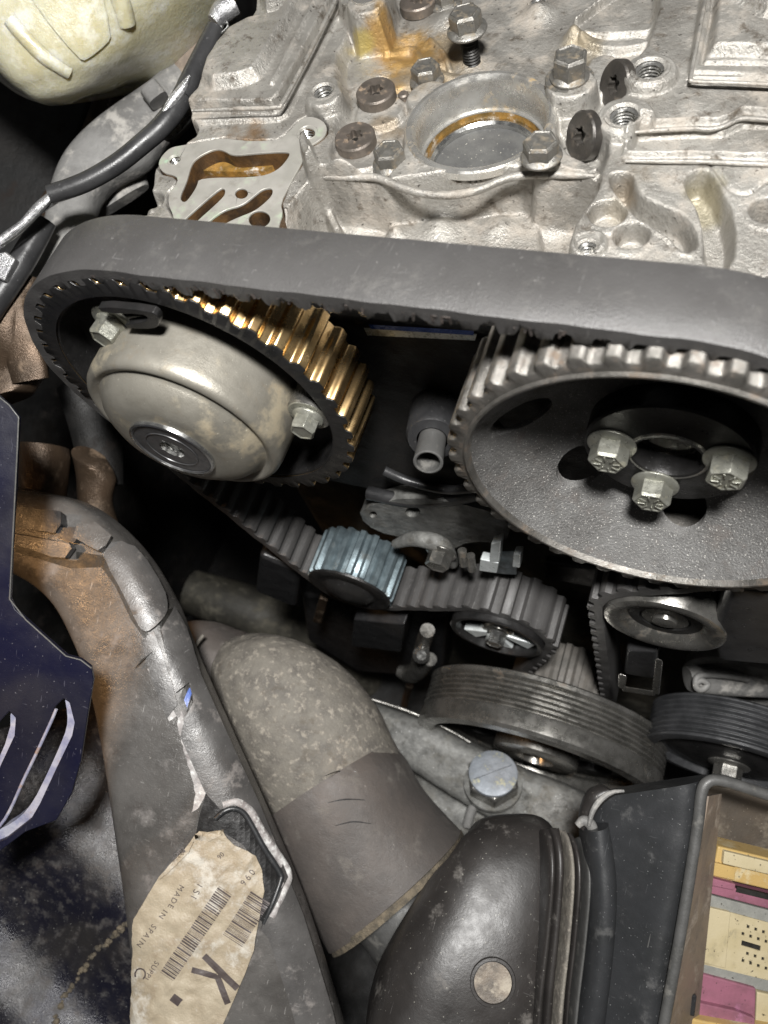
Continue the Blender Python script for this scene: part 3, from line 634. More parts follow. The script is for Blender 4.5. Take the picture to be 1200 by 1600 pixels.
# dish with four round lightening holes
HC = np.array([17.25, 2.08, -.50])
def circ2(cx, cz, r, n=48): return [(cx + r * math.cos(2 * math.pi * k / n), cz + r * math.sin(2 * math.pi * k / n)) for k in range(n)]
hl = [circ2(*PA(px_, py_, 1, 1.8)[[0, 2]], .85, 28) for px_, py_ in ((818, 640), (905, 742), (1064, 800), (1190, 640), (1010, 598))]
def dishf(x, z):
    r = math.hypot(x - CR[0], z - CR[1]); return np.array([x, float(np.interp(r, (0, 3.0, 3.5, 4.1, 4.8, 5.4, 5.8, 6.0, 6.12), (2.6, 2.6, 2.5, 2.15, 1.55, .92, .45, .18, .0))), z]), np.array([0, -1.0, 0])
mo('dish', sheet(circ2(CR[0], CR[1], 6.11, 120), dishf, .3, hl + [circ2(HC[0], HC[2], 1.2, 40)], grid=.33), M['dish'], rpu, ang=50)
mo('hub_plate', lathe([(2.75, -.7), (2.75, .28), (2.68, .36), (1.35, .36), (1.25, .40), (1.12, .38), (1.05, .2), (1.05, -1.2)], HC, (0, -1, 0), 96, cap=False), M['blackmetal'], rpu, ang=30)
mo('centre_bore', lathe([(1.34, .37), (1.28, .42), (1.14, .36), (1.08, .25), (1.04, -.6), (.9, -.7), (.05, -.72)], HC, (0, -1, 0), 64, cap=False), M['pulley'], rpu, ang=40)
for d_, r_ in ((172, 1.82), (14, 1.92), (262, 1.85)):
    q = HC + np.array([r_ * math.cos(math.radians(d_)), -.36, r_ * math.sin(math.radians(d_))])
    hex_bolt(rpu, q, (0, -1, 0), 1.12, .66, .82, 'boltgreen', rot=random.uniform(0, 1), marks=True)

def loop_path(circs, step=.12):
    """circs: (x, z, r, s) s=+1 wound clockwise seen from the camera side (Y towards the engine)"""
    pts = []; m = len(circs); tang = []
    for i in range(m):
        x1, z1, r1, s1 = circs[i]; x2, z2, r2, s2 = circs[(i + 1) % m]; dx, dz = x2 - x1, z2 - z1; L = math.hypot(dx, dz)
        base = math.atan2(dz, dx); al = math.acos(max(-1, min(1, (r1 * s1 - r2 * s2) / L)))
        nn = base + al; tang.append((nn, (x1 + s1 * r1 * math.cos(nn), z1 + s1 * r1 * math.sin(nn)), (x2 + s2 * r2 * math.cos(nn), z2 + s2 * r2 * math.sin(nn))))
    for i in range(m):
        x1, z1, r1, s1 = circs[i]; pin = tang[i - 1][2]; pout = tang[i][1]
        a0 = math.atan2(pin[1] - z1, pin[0] - x1); a1 = math.atan2(pout[1] - z1, pout[0] - x1)
        if s1 > 0:
            while a1 > a0: a1 -= 2 * math.pi
            while a1 < a0 - 2 * math.pi: a1 += 2 * math.pi
        else:
            while a1 < a0: a1 += 2 * math.pi
        k = max(2, int(abs(a1 - a0) * r1 / step))
        for j in range(k): t = a0 + (a1 - a0) * j / k; pts.append((x1 + r1 * math.cos(t), z1 + r1 * math.sin(t)))
        q = tang[i][2]; L = math.hypot(q[0] - pout[0], q[1] - pout[1]); k = max(1, int(L / step))
        for j in range(k): pts.append((pout[0] + (q[0] - pout[0]) * j / k, pout[1] + (q[1] - pout[1]) * j / k))
    return np.array(pts)
WPc = (1.9, -17.2, 2.5); TEN = (10.2, -18.6, 2.55); CRK = (13.4, -28.0, 2.85); IDL = (18.3, -11.8, 2.6)
tb = .16                                             # belt body between pitch line and back
circs = [(CL[0], CL[1], RL + .02, 1), (CR[0], CR[1], RR + .02, 1), (IDL[0], IDL[1], IDL[2] + .42, -1), (CRK[0], CRK[1], CRK[2] + .02, 1), (TEN[0], TEN[1], TEN[2] + .42, -1), (WPc[0], WPc[1], WPc[2] + .02, 1)]
PT = loop_path(circs)
ds = np.hypot(*(np.roll(PT, -1, 0) - PT).T); tot = ds.sum(); nt = int(round(tot / 1.02)); per = 10; nb = nt * per
cs = np.concatenate([[0], np.cumsum(ds)]); PP = np.vstack([PT, PT[:1]]); s_ = np.arange(nb) * tot / nb
PX = np.interp(s_, cs, PP[:, 0]); PZ = np.interp(s_, cs, PP[:, 1])
tx = np.roll(PX, -3) - np.roll(PX, 3); tz = np.roll(PZ, -3) - np.roll(PZ, 3); ln = np.hypot(tx, tz); NX, NZ = -tz / ln, tx / ln   # outward (left of a clockwise path)
u = (np.arange(nb) % per) / per; tooth = sst((0.5 - 0.5 * np.cos(2 * np.pi * u) - .25) / .5)
fray = np.zeros(nb); 
for i in range(nb):
    if PZ[i] > 5.2 and 0.2 < PX[i] < 14: fray[i] = rng.uniform(-.10, .22) * (rng.random() < .85)
def brow(off, y, jy=0): return [np.array([PX[i] + NX[i] * (off[i] if hasattr(off, '__len__') else off), y + (jy[i] if hasattr(jy, '__len__') else jy), PZ[i] + NZ[i] * (off[i] if hasattr(off, '__len__') else off)]) for i in range(nb)]
back = .40
inn = -.32 * tooth - .02
wav = .015 * np.sin(s_ * 1.7) + .01 * np.sin(s_ * 4.1)
O = [brow(back - .04, YB0, wav), brow(back, YB0 + .05, wav), brow(back, YB1 - .05), brow(back - .04, YB1), brow(.10, YB1), brow(inn, YB1), brow(inn, YB0 + .03), brow(np.minimum(inn * .9 + fray, .2), YB0, wav), brow(.12, YB0, wav)]
belt = tag(mo('timing_belt', rings([list(r) for r in zip(*O)], closed=True, caps=False), M['belt'], ang=45, loc=(8, 1.5, 6.8)), 'wide dark grey rubber timing belt across both camshaft pulleys with frayed lower edge', 'timing belt')
# close the seam of the loop: rings() ran across the section, so join last to first
me = belt.data; bm = bmesh.new(); bm.from_mesh(me); bm.verts.ensure_lookup_table(); k = len(O); nv = len(bm.verts)
for f in list(bm.faces):
    if len(f.verts) > 4: bm.faces.remove(f)
for i in range(k):
    try: bm.faces.new([bm.verts[(nb - 1) * k + i], bm.verts[(nb - 1) * k + (i + 1) % k], bm.verts[(i + 1) % k], bm.verts[i]])
    except ValueError: pass
bmesh.ops.recalc_face_normals(bm, faces=bm.faces); bm.to_mesh(me); bm.free(); me.shade_smooth(); me.set_sharp_from_angle(angle=math.radians(45))
# shredded cord and rubber hanging from the front edge
V = []; F = []
for i in range(nb):
    if PZ[i] > 5.2 and -1.5 < PX[i] < 15.5 and rng.random() < .55:
        j = (i + 1) % nb; l = rng.uniform(.08, .34); y0 = YB0 + rng.uniform(-.02, .05); p = np.array([PX[i] + NX[i] * .1, y0, PZ[i] + NZ[i] * .1]); q = np.array([PX[j] + NX[j] * .1, y0, PZ[j] + NZ[j] * .1])
        m_ = (p + q) / 2 + np.array([rng.uniform(-.06, .06), rng.uniform(-.05, .06), -l]); b_ = len(V)
        V += [p, q, m_ + (q - p) * .3, m_ - (q - p) * .3] + [w + np.array([0, .07, 0]) for w in (p, q, m_ + (q - p) * .3, m_ - (q - p) * .3)]
        F += [[b_ + c for c in f] for f in ((0, 1, 2, 3), (7, 6, 5, 4), (0, 4, 5, 1), (1, 5, 6, 2), (2, 6, 7, 3), (3, 7, 4, 0))]
fr = mo('frayed_edge', (V, F), M['frayed'], belt, ang=20); fr['kind'] = 'stuff'

# lower timing gears
wp = thing('water_pump_pulley', 'bluish grey toothed pulley with a black domed centre, upper left of the lower gears', 'pulley', (WPc[0], 0, WPc[1]))
mo('toothed_rim', gear_ring(WPc[0], WPc[1], WPc[2], 20, .25, 2.9, 1.9, ph=.1), M['teal'], wp, ang=50)
mo('front_disc', lathe([(2.40, 0), (2.38, .12), (2.0, .22), (1.75, .14), (1.5, .16), (1.2, .42), (.75, .52), (.3, .62), (.02, .66)], (WPc[0], .25, WPc[1]), (0, -1, 0), 64), M['blackmetal'], wp)
tn = thing('belt_tensioner', 'round black tensioner wheel with bright spokes inside the ribbed belt, centre of the lower gears', 'tensioner', (TEN[0], 0, TEN[1]))
mo('tensioner_rim', lathe([(TEN[2], -2.4), (TEN[2], .25), (TEN[2] - .06, .33), (TEN[2] - .28, .33), (TEN[2] - .34, .2), (TEN[2] - .36, -1.2)], (TEN[0], .35, TEN[1]), (0, -1, 0), 80, cap=False), M['blackmetal'], tn, ang=30)
mo('wheel_back', lathe([(2.1, 0), (.02, .01)], (TEN[0], 1.9, TEN[1]), (0, -1, 0), 48, cap=False), M['bay'], tn)
for k in range(3):
    th = math.radians(215 + k * 60); d = np.array([math.cos(th), 0, math.sin(th)]); e = np.array([-math.sin(th), 0, math.cos(th)]); c = np.array([TEN[0], .3, TEN[1]])
    A = [c + d * r_ + e * w for r_, w in ((.5, -.18), (2.05, -.55), (2.05, .55), (.5, .18))]; mo('spoke', hexa(A, [p + np.array([0, .5, 0]) for p in A]), M['palesteel'], tn, bevel=.08)
mo('hub', lathe([(.9, -.4), (.9, .1), (.8, .2), (.3, .25)], (TEN[0], .6, TEN[1]), (0, -1, 0), 32), M['pulley'], tn)
hex_bolt(tn, np.array([TEN[0], .35, TEN[1]]), (0, -1, 0), .9, .5, .55, 'bright')
ck = thing('crankshaft_gear', 'small pale toothed crankshaft gear standing behind the large grooved pulley', 'gear', (CRK[0], 0, CRK[1]))
mo('toothed_rim', gear_ring(CRK[0], CRK[1], CRK[2], 20, -.2, 3.0, 1.2), M['toothrubber'], ck, ang=50)
idl = thing('idler_pulley', 'smooth dark idler pulley with a bright dished face, below the right camshaft pulley', 'pulley', (IDL[0], 0, IDL[1]))
mo('idler_body', lathe([(IDL[2], -2.6), (IDL[2], -.05), (IDL[2] - .05, .08), (IDL[2] - .25, .14), (2.05, .12), (1.9, .02), (1.7, -.12), (1.55, -.3)], (IDL[0], .3, IDL[1]), (0, -1, 0), 80, cap=False), M['pulley'], idl, ang=40)
mo('idler_seal', lathe([(1.56, -.28), (1.1, -.25), (1.05, -.4)], (IDL[0], .3, IDL[1]), (0, -1, 0), 48, cap=False), M['blackmetal'], idl, ang=30)
mo('idler_bolt', lathe([(1.06, -.45), (1.0, -.3), (.55, -.28), (.5, -.1), (.38, -.06), (.02, -.05)], (IDL[0], .3, IDL[1]), (0, -1, 0), 32, cap=False), M['pulley'], idl, ang=30)
# crankshaft pulley with poly-V grooves
CP = np.array([12.75, 0, -28.4]); Rp = 7.45
pr_ = [(Rp - 1.4, .6), (Rp - .15, .62), (Rp, .72), (Rp, .95)]; h = 1.0
for k in range(6): pr_ += [(Rp - .05, h), (Rp - .32, h + .10), (Rp - .32, h + .14), (Rp - .05, h + .24)]; h += .30
pr_ += [(Rp, h + .05), (Rp, h + .9), (Rp - .15, h + 1.1), (Rp - .9, h + 1.15), (Rp - 1.1, h + 1.0), (Rp - 1.25, h + .3)]
cpl = thing('crankshaft_pulley', 'big grooved pulley with shiny ribs behind the large round bolt head', 'pulley', CP)
mo('grooved_rim', lathe(pr_, CP, (0, -1, 0), 160, cap=False), M['pulley'], cpl, ang=35)
hl = [circ2(CP[0] + 4.3 * math.cos(t), CP[2] + 4.3 * math.sin(t), 1.25, 24) for t in (math.radians(20 + 60 * k) for k in range(6))]
mo('pulley_web', sheet(circ2(CP[0], CP[2], 6.4, 100), lambda x, z: (np.array([x, -2.6, z]), np.array([0, -1.0, 0])), .8, hl), M['blackmetal'], cpl, bevel=.1)
mo('pulley_hub', lathe([(2.6, 0), (2.6, 1.0), (2.3, 1.1), (1.2, 1.1), (1.1, .6), (.1, .6)], CP + [0, -2.6, 0], (0, -1, 0), 48), M['pulley'], cpl, ang=30)

# ------------------------------------------------------------------ behind and below the drive
st = lambda name, vf, m, **k: tag(mo(name, vf, m, **k), kind='structure')
def boxc(c, s): 
    c = np.array(c, float); s = np.array(s, float) / 2
    A = [c + s * np.array(q) for q in ((-1, -1, -1), (1, -1, -1), (1, 1, -1), (-1, 1, -1))]; B = [c + s * np.array(q) for q in ((-1, -1, 1), (1, -1, 1), (1, 1, 1), (-1, 1, 1))]; return hexa(A, B)
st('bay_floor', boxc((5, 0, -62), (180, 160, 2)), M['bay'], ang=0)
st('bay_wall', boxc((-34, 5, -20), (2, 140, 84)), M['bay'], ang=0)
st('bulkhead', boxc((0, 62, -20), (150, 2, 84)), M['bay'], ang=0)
eb = thing('engine_block', 'dirty cast engine block low behind the lower timing gears', 'engine block', (8, 12, -30))
mo('block_body', boxc((9, 15, -27), (27, 18, 44)), M['blockm'], eb, bevel=.8)
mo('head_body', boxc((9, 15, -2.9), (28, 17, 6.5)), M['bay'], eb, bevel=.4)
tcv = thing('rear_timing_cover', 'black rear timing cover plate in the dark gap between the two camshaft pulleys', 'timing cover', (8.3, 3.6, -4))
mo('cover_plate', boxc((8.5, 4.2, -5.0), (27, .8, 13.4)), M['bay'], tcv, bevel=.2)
mo('moulded_rim', tube([PA(x, y, 1, 3.2) for x, y in ((575, 770), (640, 782), (700, 780), (750, 770))], .35), M['blacksoft'], tcv)
mo('moulded_rib', tube([PA(x, y, 1, 3.0) for x, y in ((600, 735), (640, 752), (700, 765), (760, 760))], .22), M['blacksoft'], tcv)
mo('pale_edge_strip', hexa([PA(568, 512, 1, 3.6), PA(745, 522, 1, 3.6), PA(742, 532, 1, 3.6), PA(574, 524, 1, 3.6)], [PA(568, 512, 1, 4.4), PA(745, 522, 1, 4.4), PA(742, 532, 1, 4.4), PA(574, 524, 1, 4.4)]), M['whitestrip'], tcv)
mo('blue_seam', hexa([PA(576, 507, 1, 3.58), PA(740, 517, 1, 3.58), PA(740, 524, 1, 3.58), PA(580, 514, 1, 3.58)], [PA(576, 507, 1, 4.4), PA(740, 517, 1, 4.4), PA(740, 524, 1, 4.4), PA(580, 514, 1, 4.4)]), M['bluestrip'], tcv)
tb_ = thing('guide_tube', 'short open grey metal tube in the dark gap between the two camshaft pulleys', 'tube', PA(668, 720, 1, .6))
tp = PA(669, 722, 1, .6); mo('tube_wall', lathe([(.50, -2.3), (.56, -.05), (.56, 0), (.50, .03), (.44, 0), (.42, -2.2), (.02, -2.2)], tp, nrm(tp - PA(684, 640, 1, 3.6)), 40, cap=False), M['greyplastic'], tb_, ang=35)
mo('tube_boss', lathe([(1.1, -3.2), (1.05, -1.5), (.95, -1.35), (.6, -1.3)], tp, nrm(tp - PA(684, 640, 1, 3.6)), 32, cap=False), M['blacksoft'], tb_, ang=35)
# cast bracket above the lower gears
lbk = thing('lower_bracket', 'dim grey metal bracket with small holes above the lower timing gears', 'bracket', PA(680, 830, 1, 3))
y_ = 2.9
mo('bracket_plate', sheet([(560, 795), (640, 775), (740, 790), (800, 815), (790, 850), (735, 845), (700, 862), (660, 840), (610, 838), (570, 820)], lambda x, y: (PA(x, y, 1, y_), np.array([0, -1.0, 0])), .8, [ell((583, 804), 6, 5), ell((645, 800), 12, 8)], smooth=1), M['cast2'], lbk, ang=30)
mo('bracket_lobe', tube([PA(x, y, 1, 2.2) for x, y in ((618, 850), (650, 842), (690, 852), (708, 880))], [.25, .4, .45, .3]), M['cast2'], lbk)
hex_bolt(lbk, PA(690, 862, 1, 2.0), (0, -1, 0), 1.1, .7, .8, 'pulley')
for q in ((722, 872), (735, 880)): mo('link', tube([PA(q[0], q[1] - 12, 1, 1.5), PA(q[0] + 3, q[1] + 10, 1, 1.2)], .22), M['pulley'], lbk)
cl = thing('spring_clip', 'bright pronged metal clip standing above the lower ribbed belt', 'clip', PA(780, 880, 1, 1.5))
for k, (px, t_, w) in enumerate(([(748, 858), (764, 848), (770, 890), (752, 894)], 0, 1), ) if False else (): pass
for px in ([(767, 850), (783, 846), (780, 878), (764, 880)], [(750, 874), (779, 880), (776, 896), (748, 892)], [(802, 866), (814, 866), (812, 888), (800, 886)]):
    mo('prong', hexa([PA(x, y, 1, 1.4) for x, y in px], [PA(x, y, 1, 1.4) + np.array([0, .5, -.1]) for x, y in px]), M['palesteel'], cl, bevel=.06)
mo('clip_plate', hexa([PA(x, y, 1, 1.9) for x, y in ((775, 862), (808, 860), (808, 898), (775, 896))], [PA(x, y, 1, 2.4) for x, y in ((775, 862), (808, 860), (808, 898), (775, 896))]), M['teal'], cl, bevel=.08)
# dark things round the gears
def small(name, label, cat, px, y0, dep, m, bev=.15, grp=None):
    A = [PA(x, y, 1, y0) for x, y in px]; return single(name, hexa(A, [a + np.array([0, dep, 0]) for a in A]), M[m], label, cat, grp, bevel=bev)
small('rubber_pad', 'dark ribbed rubber pad left below the bluish pulley', 'pad', [(404, 868), (470, 895), (462, 950), (398, 925)], .8, 2.5, 'blacksoft', .3)
small('sensor_box', 'small black rectangular plastic box below the ribbed lower belt', 'sensor', [(552, 968), (632, 976), (626, 1020), (548, 1010)], .2, 2.5, 'blacksoft', .15)
small('bronze_pin', 'short upright brownish pin between the rubber pad and the black sensor box', 'pin', [(498, 935), (512, 940), (502, 975), (488, 972)], .9, .8, 'rustmetal', .1)
small('square_clamp', 'dark square clamp with two bright corners under the idler pulley', 'clamp', [(978, 1016), (1028, 1018), (1022, 1062), (974, 1054)], .4, 2.0, 'blacksoft', .2)
u = thing('u_clamp', 'bright worn U shaped clamp jaw under the idler pulley', 'clamp', PA(1000, 1075, 1, -1.2))
for px in ([(966, 1052), (980, 1056), (976, 1078), (966, 1074)], [(1024, 1028), (1036, 1032), (1030, 1086), (1018, 1082)], [(972, 1072), (1024, 1080), (1024, 1088), (972, 1080)]):
    mo('jaw', hexa([PA(x, y, 1, -1.2) for x, y in px], [PA(x, y, 1, -.5) for x, y in px]), M['pulley'], u, bevel=.08)
ch = thing('pipe_union', 'tarnished chromed pipe union left of the big grooved pulley', 'pipe fitting', PA(650, 1020, 1, 0))
mo('pipe', tube([PA(x, y, 1, .6) for x, y in ((668, 985), (660, 1010), (652, 1040))], [.45, .5, .5]), M['pulley'], ch)
mo('union_foot', tube([PA(x, y, 1, .2) for x, y in ((622, 1048), (645, 1052), (672, 1030))], [.4, .7, .45]), M['pulley'], ch)
mo('union_nut', lathe([(.5, 0), (.55, .3), (.3, .5), (.02, .5)], PA(658, 1022, 1, -.1), TOW, 12), M['bright'], ch)
mo('copper_line', tube([PA(x, y, 1, 1.0) for x, y in ((640, 1070), (632, 1100), (628, 1130))], .3), M['rustmetal'], ch)
small('black_housing', 'black oily pump housing behind the sensor box', 'pump', [(470, 930), (700, 960), (690, 1060), (560, 1050), (480, 1000)], 2.6, 3.0, 'blacksoft', .3)
single('block_flange', tube([PA(x, y, 1, 5.5) for x, y in ((300, 925), (420, 965), (520, 1030), (620, 1100))], [2.2, 2.4, 2.4, 2.2]), M['blockm'], 'dirty olive grey flange of the block behind the dusty hose elbow', 'engine flange')
small('right_housing', 'dark plastic housing right of the idler pulley at the picture edge', 'housing', [(1135, 915), (1290, 935), (1290, 1050), (1120, 1035), (1110, 990)], .3, 4, 'blacksoft', .4)
small('shield_plate', 'black shield plate below the rim of the right camshaft pulley', 'shield', [(850, 880), (1290, 930), (1290, 960), (1120, 930), (930, 920), (850, 905)], 4.2, .6, 'blacksoft', .2)
# serpentine tensioner at the right
SP = PA(1150, 1128, 1, -1.5); SP = np.array([SP[0] + .2, -1.6, SP[2]])
sp_ = thing('ribbed_idler', 'grey multi ribbed belt wheel with a hex bolt below it at the right picture edge', 'pulley', SP)
SP = T(1150, 1126, 46.2)
ORG[sp_.name] = SP; sp_.location = Vector(SP.tolist()) * U
pr2 = [(2.8, .1), (4.3, .1), (4.45, .22)]; h = .3
for k in range(7): pr2 += [(4.45, h), (4.25, h + .10), (4.25, h + .14), (4.45, h + .24)]; h += .29
pr2 += [(4.5, h + .02), (4.5, h + .15), (4.3, h + .2), (3.9, h + .2), (3.8, h - .2), (2.3, h - .3)]
mo('ribbed_rim', lathe(pr2, SP, (0, -1, 0), 120, cap=False), M['pulleyblue'], sp_, ang=35)
mo('wheel_face', lathe([(3.8, h - .35), (3.0, h - .1), (2.2, h + .1), (1.3, h + .1), (.05, h + .1)], SP, (0, -1, 0), 64, cap=False), M['blackmetal'], sp_, ang=30)
hex_bolt(sp_, SP + [0, -h - .1, 0], (0, -1, 0), 1.3, .7, 1.1, 'pulley')
ta = thing('tensioner_arm', 'grey cast tensioner arm with a rolled spring end above the ribbed belt wheel', 'bracket', T(1130, 1055, 46))
mo('cast_arm', ribbon([(1072, 1042), (1130, 1036), (1210, 1040), (1280, 1046)], [(1078, 1080), (1120, 1086), (1200, 1090), (1280, 1096)], 46.2, .8, 2.6), M['arm'], ta)
tc_ = T(1172, 1064, 46.4)
mo('tensioner_cap', lathe([(3.5, -.5), (3.55, .1), (3.45, .22), (3.1, .26), (2.9, .14), (1.2, .12), (1.0, .3), (.05, .32)], tc_, (0, -1, 0), 72), M['arm'], ta, ang=35)
mo('spring_leaf', tube([T(x, y, 45.0) for x, y in ((1086, 1068), (1096, 1063), (1106, 1069), (1098, 1077), (1088, 1074), (1092, 1056), (1130, 1056), (1170, 1062))], .17), M['arm'], ta)
# engine mount arm and its big bolt
ma = thing('mount_arm', 'grey gritty cast engine mount arm running behind the big round bolt head', 'bracket', T(760, 1200, 52))
mo('upper_arm', ribbon([(590, 1098), (690, 1136), (790, 1188), (900, 1232), (1010, 1290)], [(560, 1150), (650, 1205), (740, 1262), (830, 1310), (950, 1370)], [54, 53, 52, 51, 50], 1.3, 3.2), M['cast2'], ma)
mo('bright_edge', tube([T(x, y, t) for x, y, t in ((566, 1088, 53.2), (640, 1112, 52.6), (700, 1140, 52), (735, 1160, 51.5))], .11), M['pulley'], ma)
mo('lower_arm', ribbon([(640, 1200), (700, 1232), (780, 1268), (900, 1320)], [(600, 1260), (680, 1310), (760, 1340), (880, 1400)], [55, 54.4, 53.6, 52.6], 1.2, 3), M['cast2'], ma)
mo('web_rib', tube([T(x, y, t) for x, y, t in ((748, 1245, 51.2), (736, 1268, 51.4), (730, 1290, 51.6))], [.35, .3, .3]), M['arm'], ma)
ax = nrm(.72 * TOW + .69 * UPV - .08 * RIGHT); bp = T(770, 1226, 50.6)
bb = thing('big_mount_bolt', 'large round faced bolt head with a scribed cross line on the grey mount arm', 'bolt', bp)
mo('washer', lathe([(.2, 0), (1.75, 0), (1.78, .08), (1.75, .25), (1.2, .26)], bp, ax, 64), M['cast2'], bb, ang=30)
x, y, a = frame(ax, RIGHT); O = []
for h_, k in ((.24, 1), (1.15, 1), (1.30, .92)): O.append([bp + a * h_ + 1.64 * k * (x * math.cos(math.pi / 3 * i + .5) + y * math.sin(math.pi / 3 * i + .5)) for i in range(6)])
mo('hex_sides', rings(O), M['pulley'], bb, ang=20, bevel=.08)
hd_ = mo('head_face', lathe([(1.42, 1.28), (1.46, 1.45), (1.44, 1.56), (1.34, 1.62), (.7, 1.66), (.02, 1.67)], bp, ax, 64), mat('blue_grey_bolt_face', (.30, .325, .36), (.22, .24, .265), .3, .5, .1, 1.5, dirt=(.55, .52, .30), damt=.3, dscale=1.5, bump=.35), bb, ang=30)
A = [bp + a * 1.655 + x * r_ + y * (w + r_ * .35) for r_, w in ((-1.15, -.012), (1.15, -.012), (1.15, .012), (-1.15, .012))]; mo('scribed_line', hexa(A, [p + a * .02 for p in A]), M['dark_hole'], hd_, ang=0)

# ------------------------------------------------------------------ hose elbow, sleeve, loom duct, label
hs = thing('hose_elbow', 'dusty grey brown rubber hose elbow with a wide brown sleeve, centre bottom', 'hose', T(480, 1200, 48))
elbow = ribbon([(330, 1035), (334, 1060), (348, 1105), (376, 1175), (418, 1262), (490, 1400)], [(390, 996), (440, 998), (520, 1030), (584, 1098), (620, 1168), (690, 1290)], [49.5, 48.8, 47.6, 47.2, 47, 46.8], [1.0, 2.2, 3.5, 4.0, 3.9, 3.6], 2.1, s=10)
mo('elbow', elbow, M['hose'], hs, ang=80)
mo('elbow_end', ribbon([(268, 985), (292, 972), (330, 975), (360, 990)], [(318, 1130), (340, 1110), (372, 1090), (410, 1060)], [51, 50.2, 49.6, 49.2], [2.4, 2.5, 2.4, 2.2], 2.1), M['sleeve'], hs, ang=80)
sl = mo('sleeve', ribbon([(424, 1282), (438, 1320), (470, 1390), (518, 1478)], [(606, 1163), (632, 1186), (664, 1240), (722, 1304)], [46.9, 46.7, 46.4, 46.0], [5.0, 5.0, 4.95, 4.9], 2.1, s=10, lean=-.12), M['sleeve'], hs, ang=70)
mo('torn_edge', ribbon([(518, 1470), (523, 1484)], [(722, 1300), (726, 1310)], [45.95, 45.9], [4.98, 4.98], 2.1, s=6, lean=-.12), M['torn'], hs, ang=70)
SLS = on_surface(ribbon([(424, 1282), (438, 1320), (470, 1390), (518, 1478)], [(606, 1163), (632, 1186), (664, 1240), (722, 1304)], [46.9, 46.7, 46.4, 46.0], [5.0, 5.0, 4.95, 4.9], 2.1, s=10, lean=-.12), .01, 42)
for cp in (((508, 1212), (530, 1205), (556, 1206)), ((512, 1254), (540, 1249), (570, 1250)), ((524, 1290), (552, 1284), (580, 1287))):
    mo('crease', tube([SLS(x, y)[0] for x, y in cp], [.015, .035, .015], 8), M['blacksoft'], hs)
mo('moulding_seam', tube([T(x, y, t) for x, y, t in ((318, 992, 46.7), (306, 1010, 46.6), (300, 1040, 46.4))], .1), M['hose'], hs)
pipe = single('inner_pipe', ribbon([(530, 1440), (568, 1470), (598, 1512)], [(640, 1380), (690, 1375), (720, 1400)], [46.8, 46.0, 45.5], [3.2, 3.2, 3.2], 2.1), M['greyplastic'], 'speckled pale grey pipe end coming out of the torn brown sleeve', 'pipe')

DL = [(-60, 872), (30, 896), (92, 940), (132, 1010), (158, 1090), (172, 1170), (188, 1290), (205, 1420), (214, 1520), (216, 1660)]
DR = [(-40, 748), (60, 768), (140, 790), (212, 850), (266, 932), (307, 1030), (366, 1160), (434, 1310), (486, 1440), (548, 1640)]
DT = [43, 43, 42.8, 42.4, 42, 41.6, 41.2, 40.8, 40.5, 40.2]
lm_ = thing('loom_duct', 'long curved brown black plastic wiring duct with scuffs and split lid, lower left', 'wiring duct', T(260, 1200, 42))
DV = ribbon(DL, DR, DT, [1.5, 1.5, 1.6, 1.8, 1.9, 1.9, 1.9, 1.9, 1.9, 1.9], 3.6, s=8, K=64)
mo('duct_body', DV, M['duct'], lm_, ang=80)
DS = lambda off=0.0: on_surface(DV, off, 40)
lid = sheet([(165, 868), (178, 848), (212, 866), (248, 925), (256, 955), (252, 968), (238, 985), (228, 988), (218, 975), (195, 925), (175, 890)], DS(.42), .5, grid=8, smooth=1)
mo('lid_upper', lid, M['duct2'], lm_, ang=50, bevel=.05)
mo('lid_lower', sheet([(264, 952), (282, 985), (306, 1060), (350, 1158), (398, 1262), (466, 1430), (512, 1580), (530, 1660), (480, 1660), (452, 1560), (420, 1462), (408, 1448), (438, 1380), (432, 1340), (398, 1278), (372, 1258), (345, 1262), (322, 1235), (284, 1150), (290, 1120), (300, 1098), (292, 1068), (275, 1082), (254, 1000), (250, 985)], DS(.38), .5, grid=9), M['duct2'], lm_, ang=50, bevel=.05)
mo('lid_tongue', sheet([(222, 1002), (240, 985), (250, 1010), (272, 1078), (278, 1100), (262, 1122), (238, 1060)], DS(.16), .25, grid=8), M['duct2'], lm_, ang=50, bevel=.04)
for px in ([(248, 978), (258, 955), (264, 954), (262, 970), (252, 990)], [(280, 1088), (290, 1070), (299, 1068), (300, 1080), (292, 1112), (280, 1098)], [(224, 1030), (240, 1018), (236, 1022), (214, 1044)]):
    mo('slot', sheet(px, DS(.29), .1, grid=6), M['dark_hole'], lm_, ang=0)
mo('blue_wire', sheet([(287, 1094), (293, 1076), (298, 1078), (292, 1106)], DS(.30), .1, grid=5), mat('blue_wire_sheath', (.06, .12, .40), (.05, .10, .34), 0, .3), lm_, ang=0)
mo('shadow_gap', sheet([(160, 868), (175, 885), (200, 930), (222, 980), (240, 1000), (230, 1004), (205, 968), (180, 915), (158, 885), (120, 872), (120, 862)], DS(.05), .12, grid=8), M['dark_hole'], lm_, ang=0)  # dark sheet laid on the duct, painting in the shade of the lid gap
mo('chalked_edge', sheet([(284, 1108), (288, 1128), (300, 1165), (318, 1215), (322, 1236), (312, 1262), (300, 1270), (306, 1240), (290, 1180), (276, 1132)], DS(.07), .1, grid=7, jitter=1.5), M['chalk'], lm_)
mo('chalked_streak', sheet([(232, 1046), (240, 1040), (262, 1090), (276, 1120), (266, 1128), (250, 1090)], DS(.06), .1, grid=7, jitter=1.5), M['chalk'], lm_)
mo('side_flap', sheet([(265, 1128), (276, 1118), (296, 1180), (320, 1238), (306, 1290), (296, 1300), (240, 1380), (212, 1440), (208, 1390), (192, 1290), (182, 1210), (190, 1180), (228, 1176)], DS(.05), .15, grid=9), M['duct'], lm_, ang=50, bevel=.03)
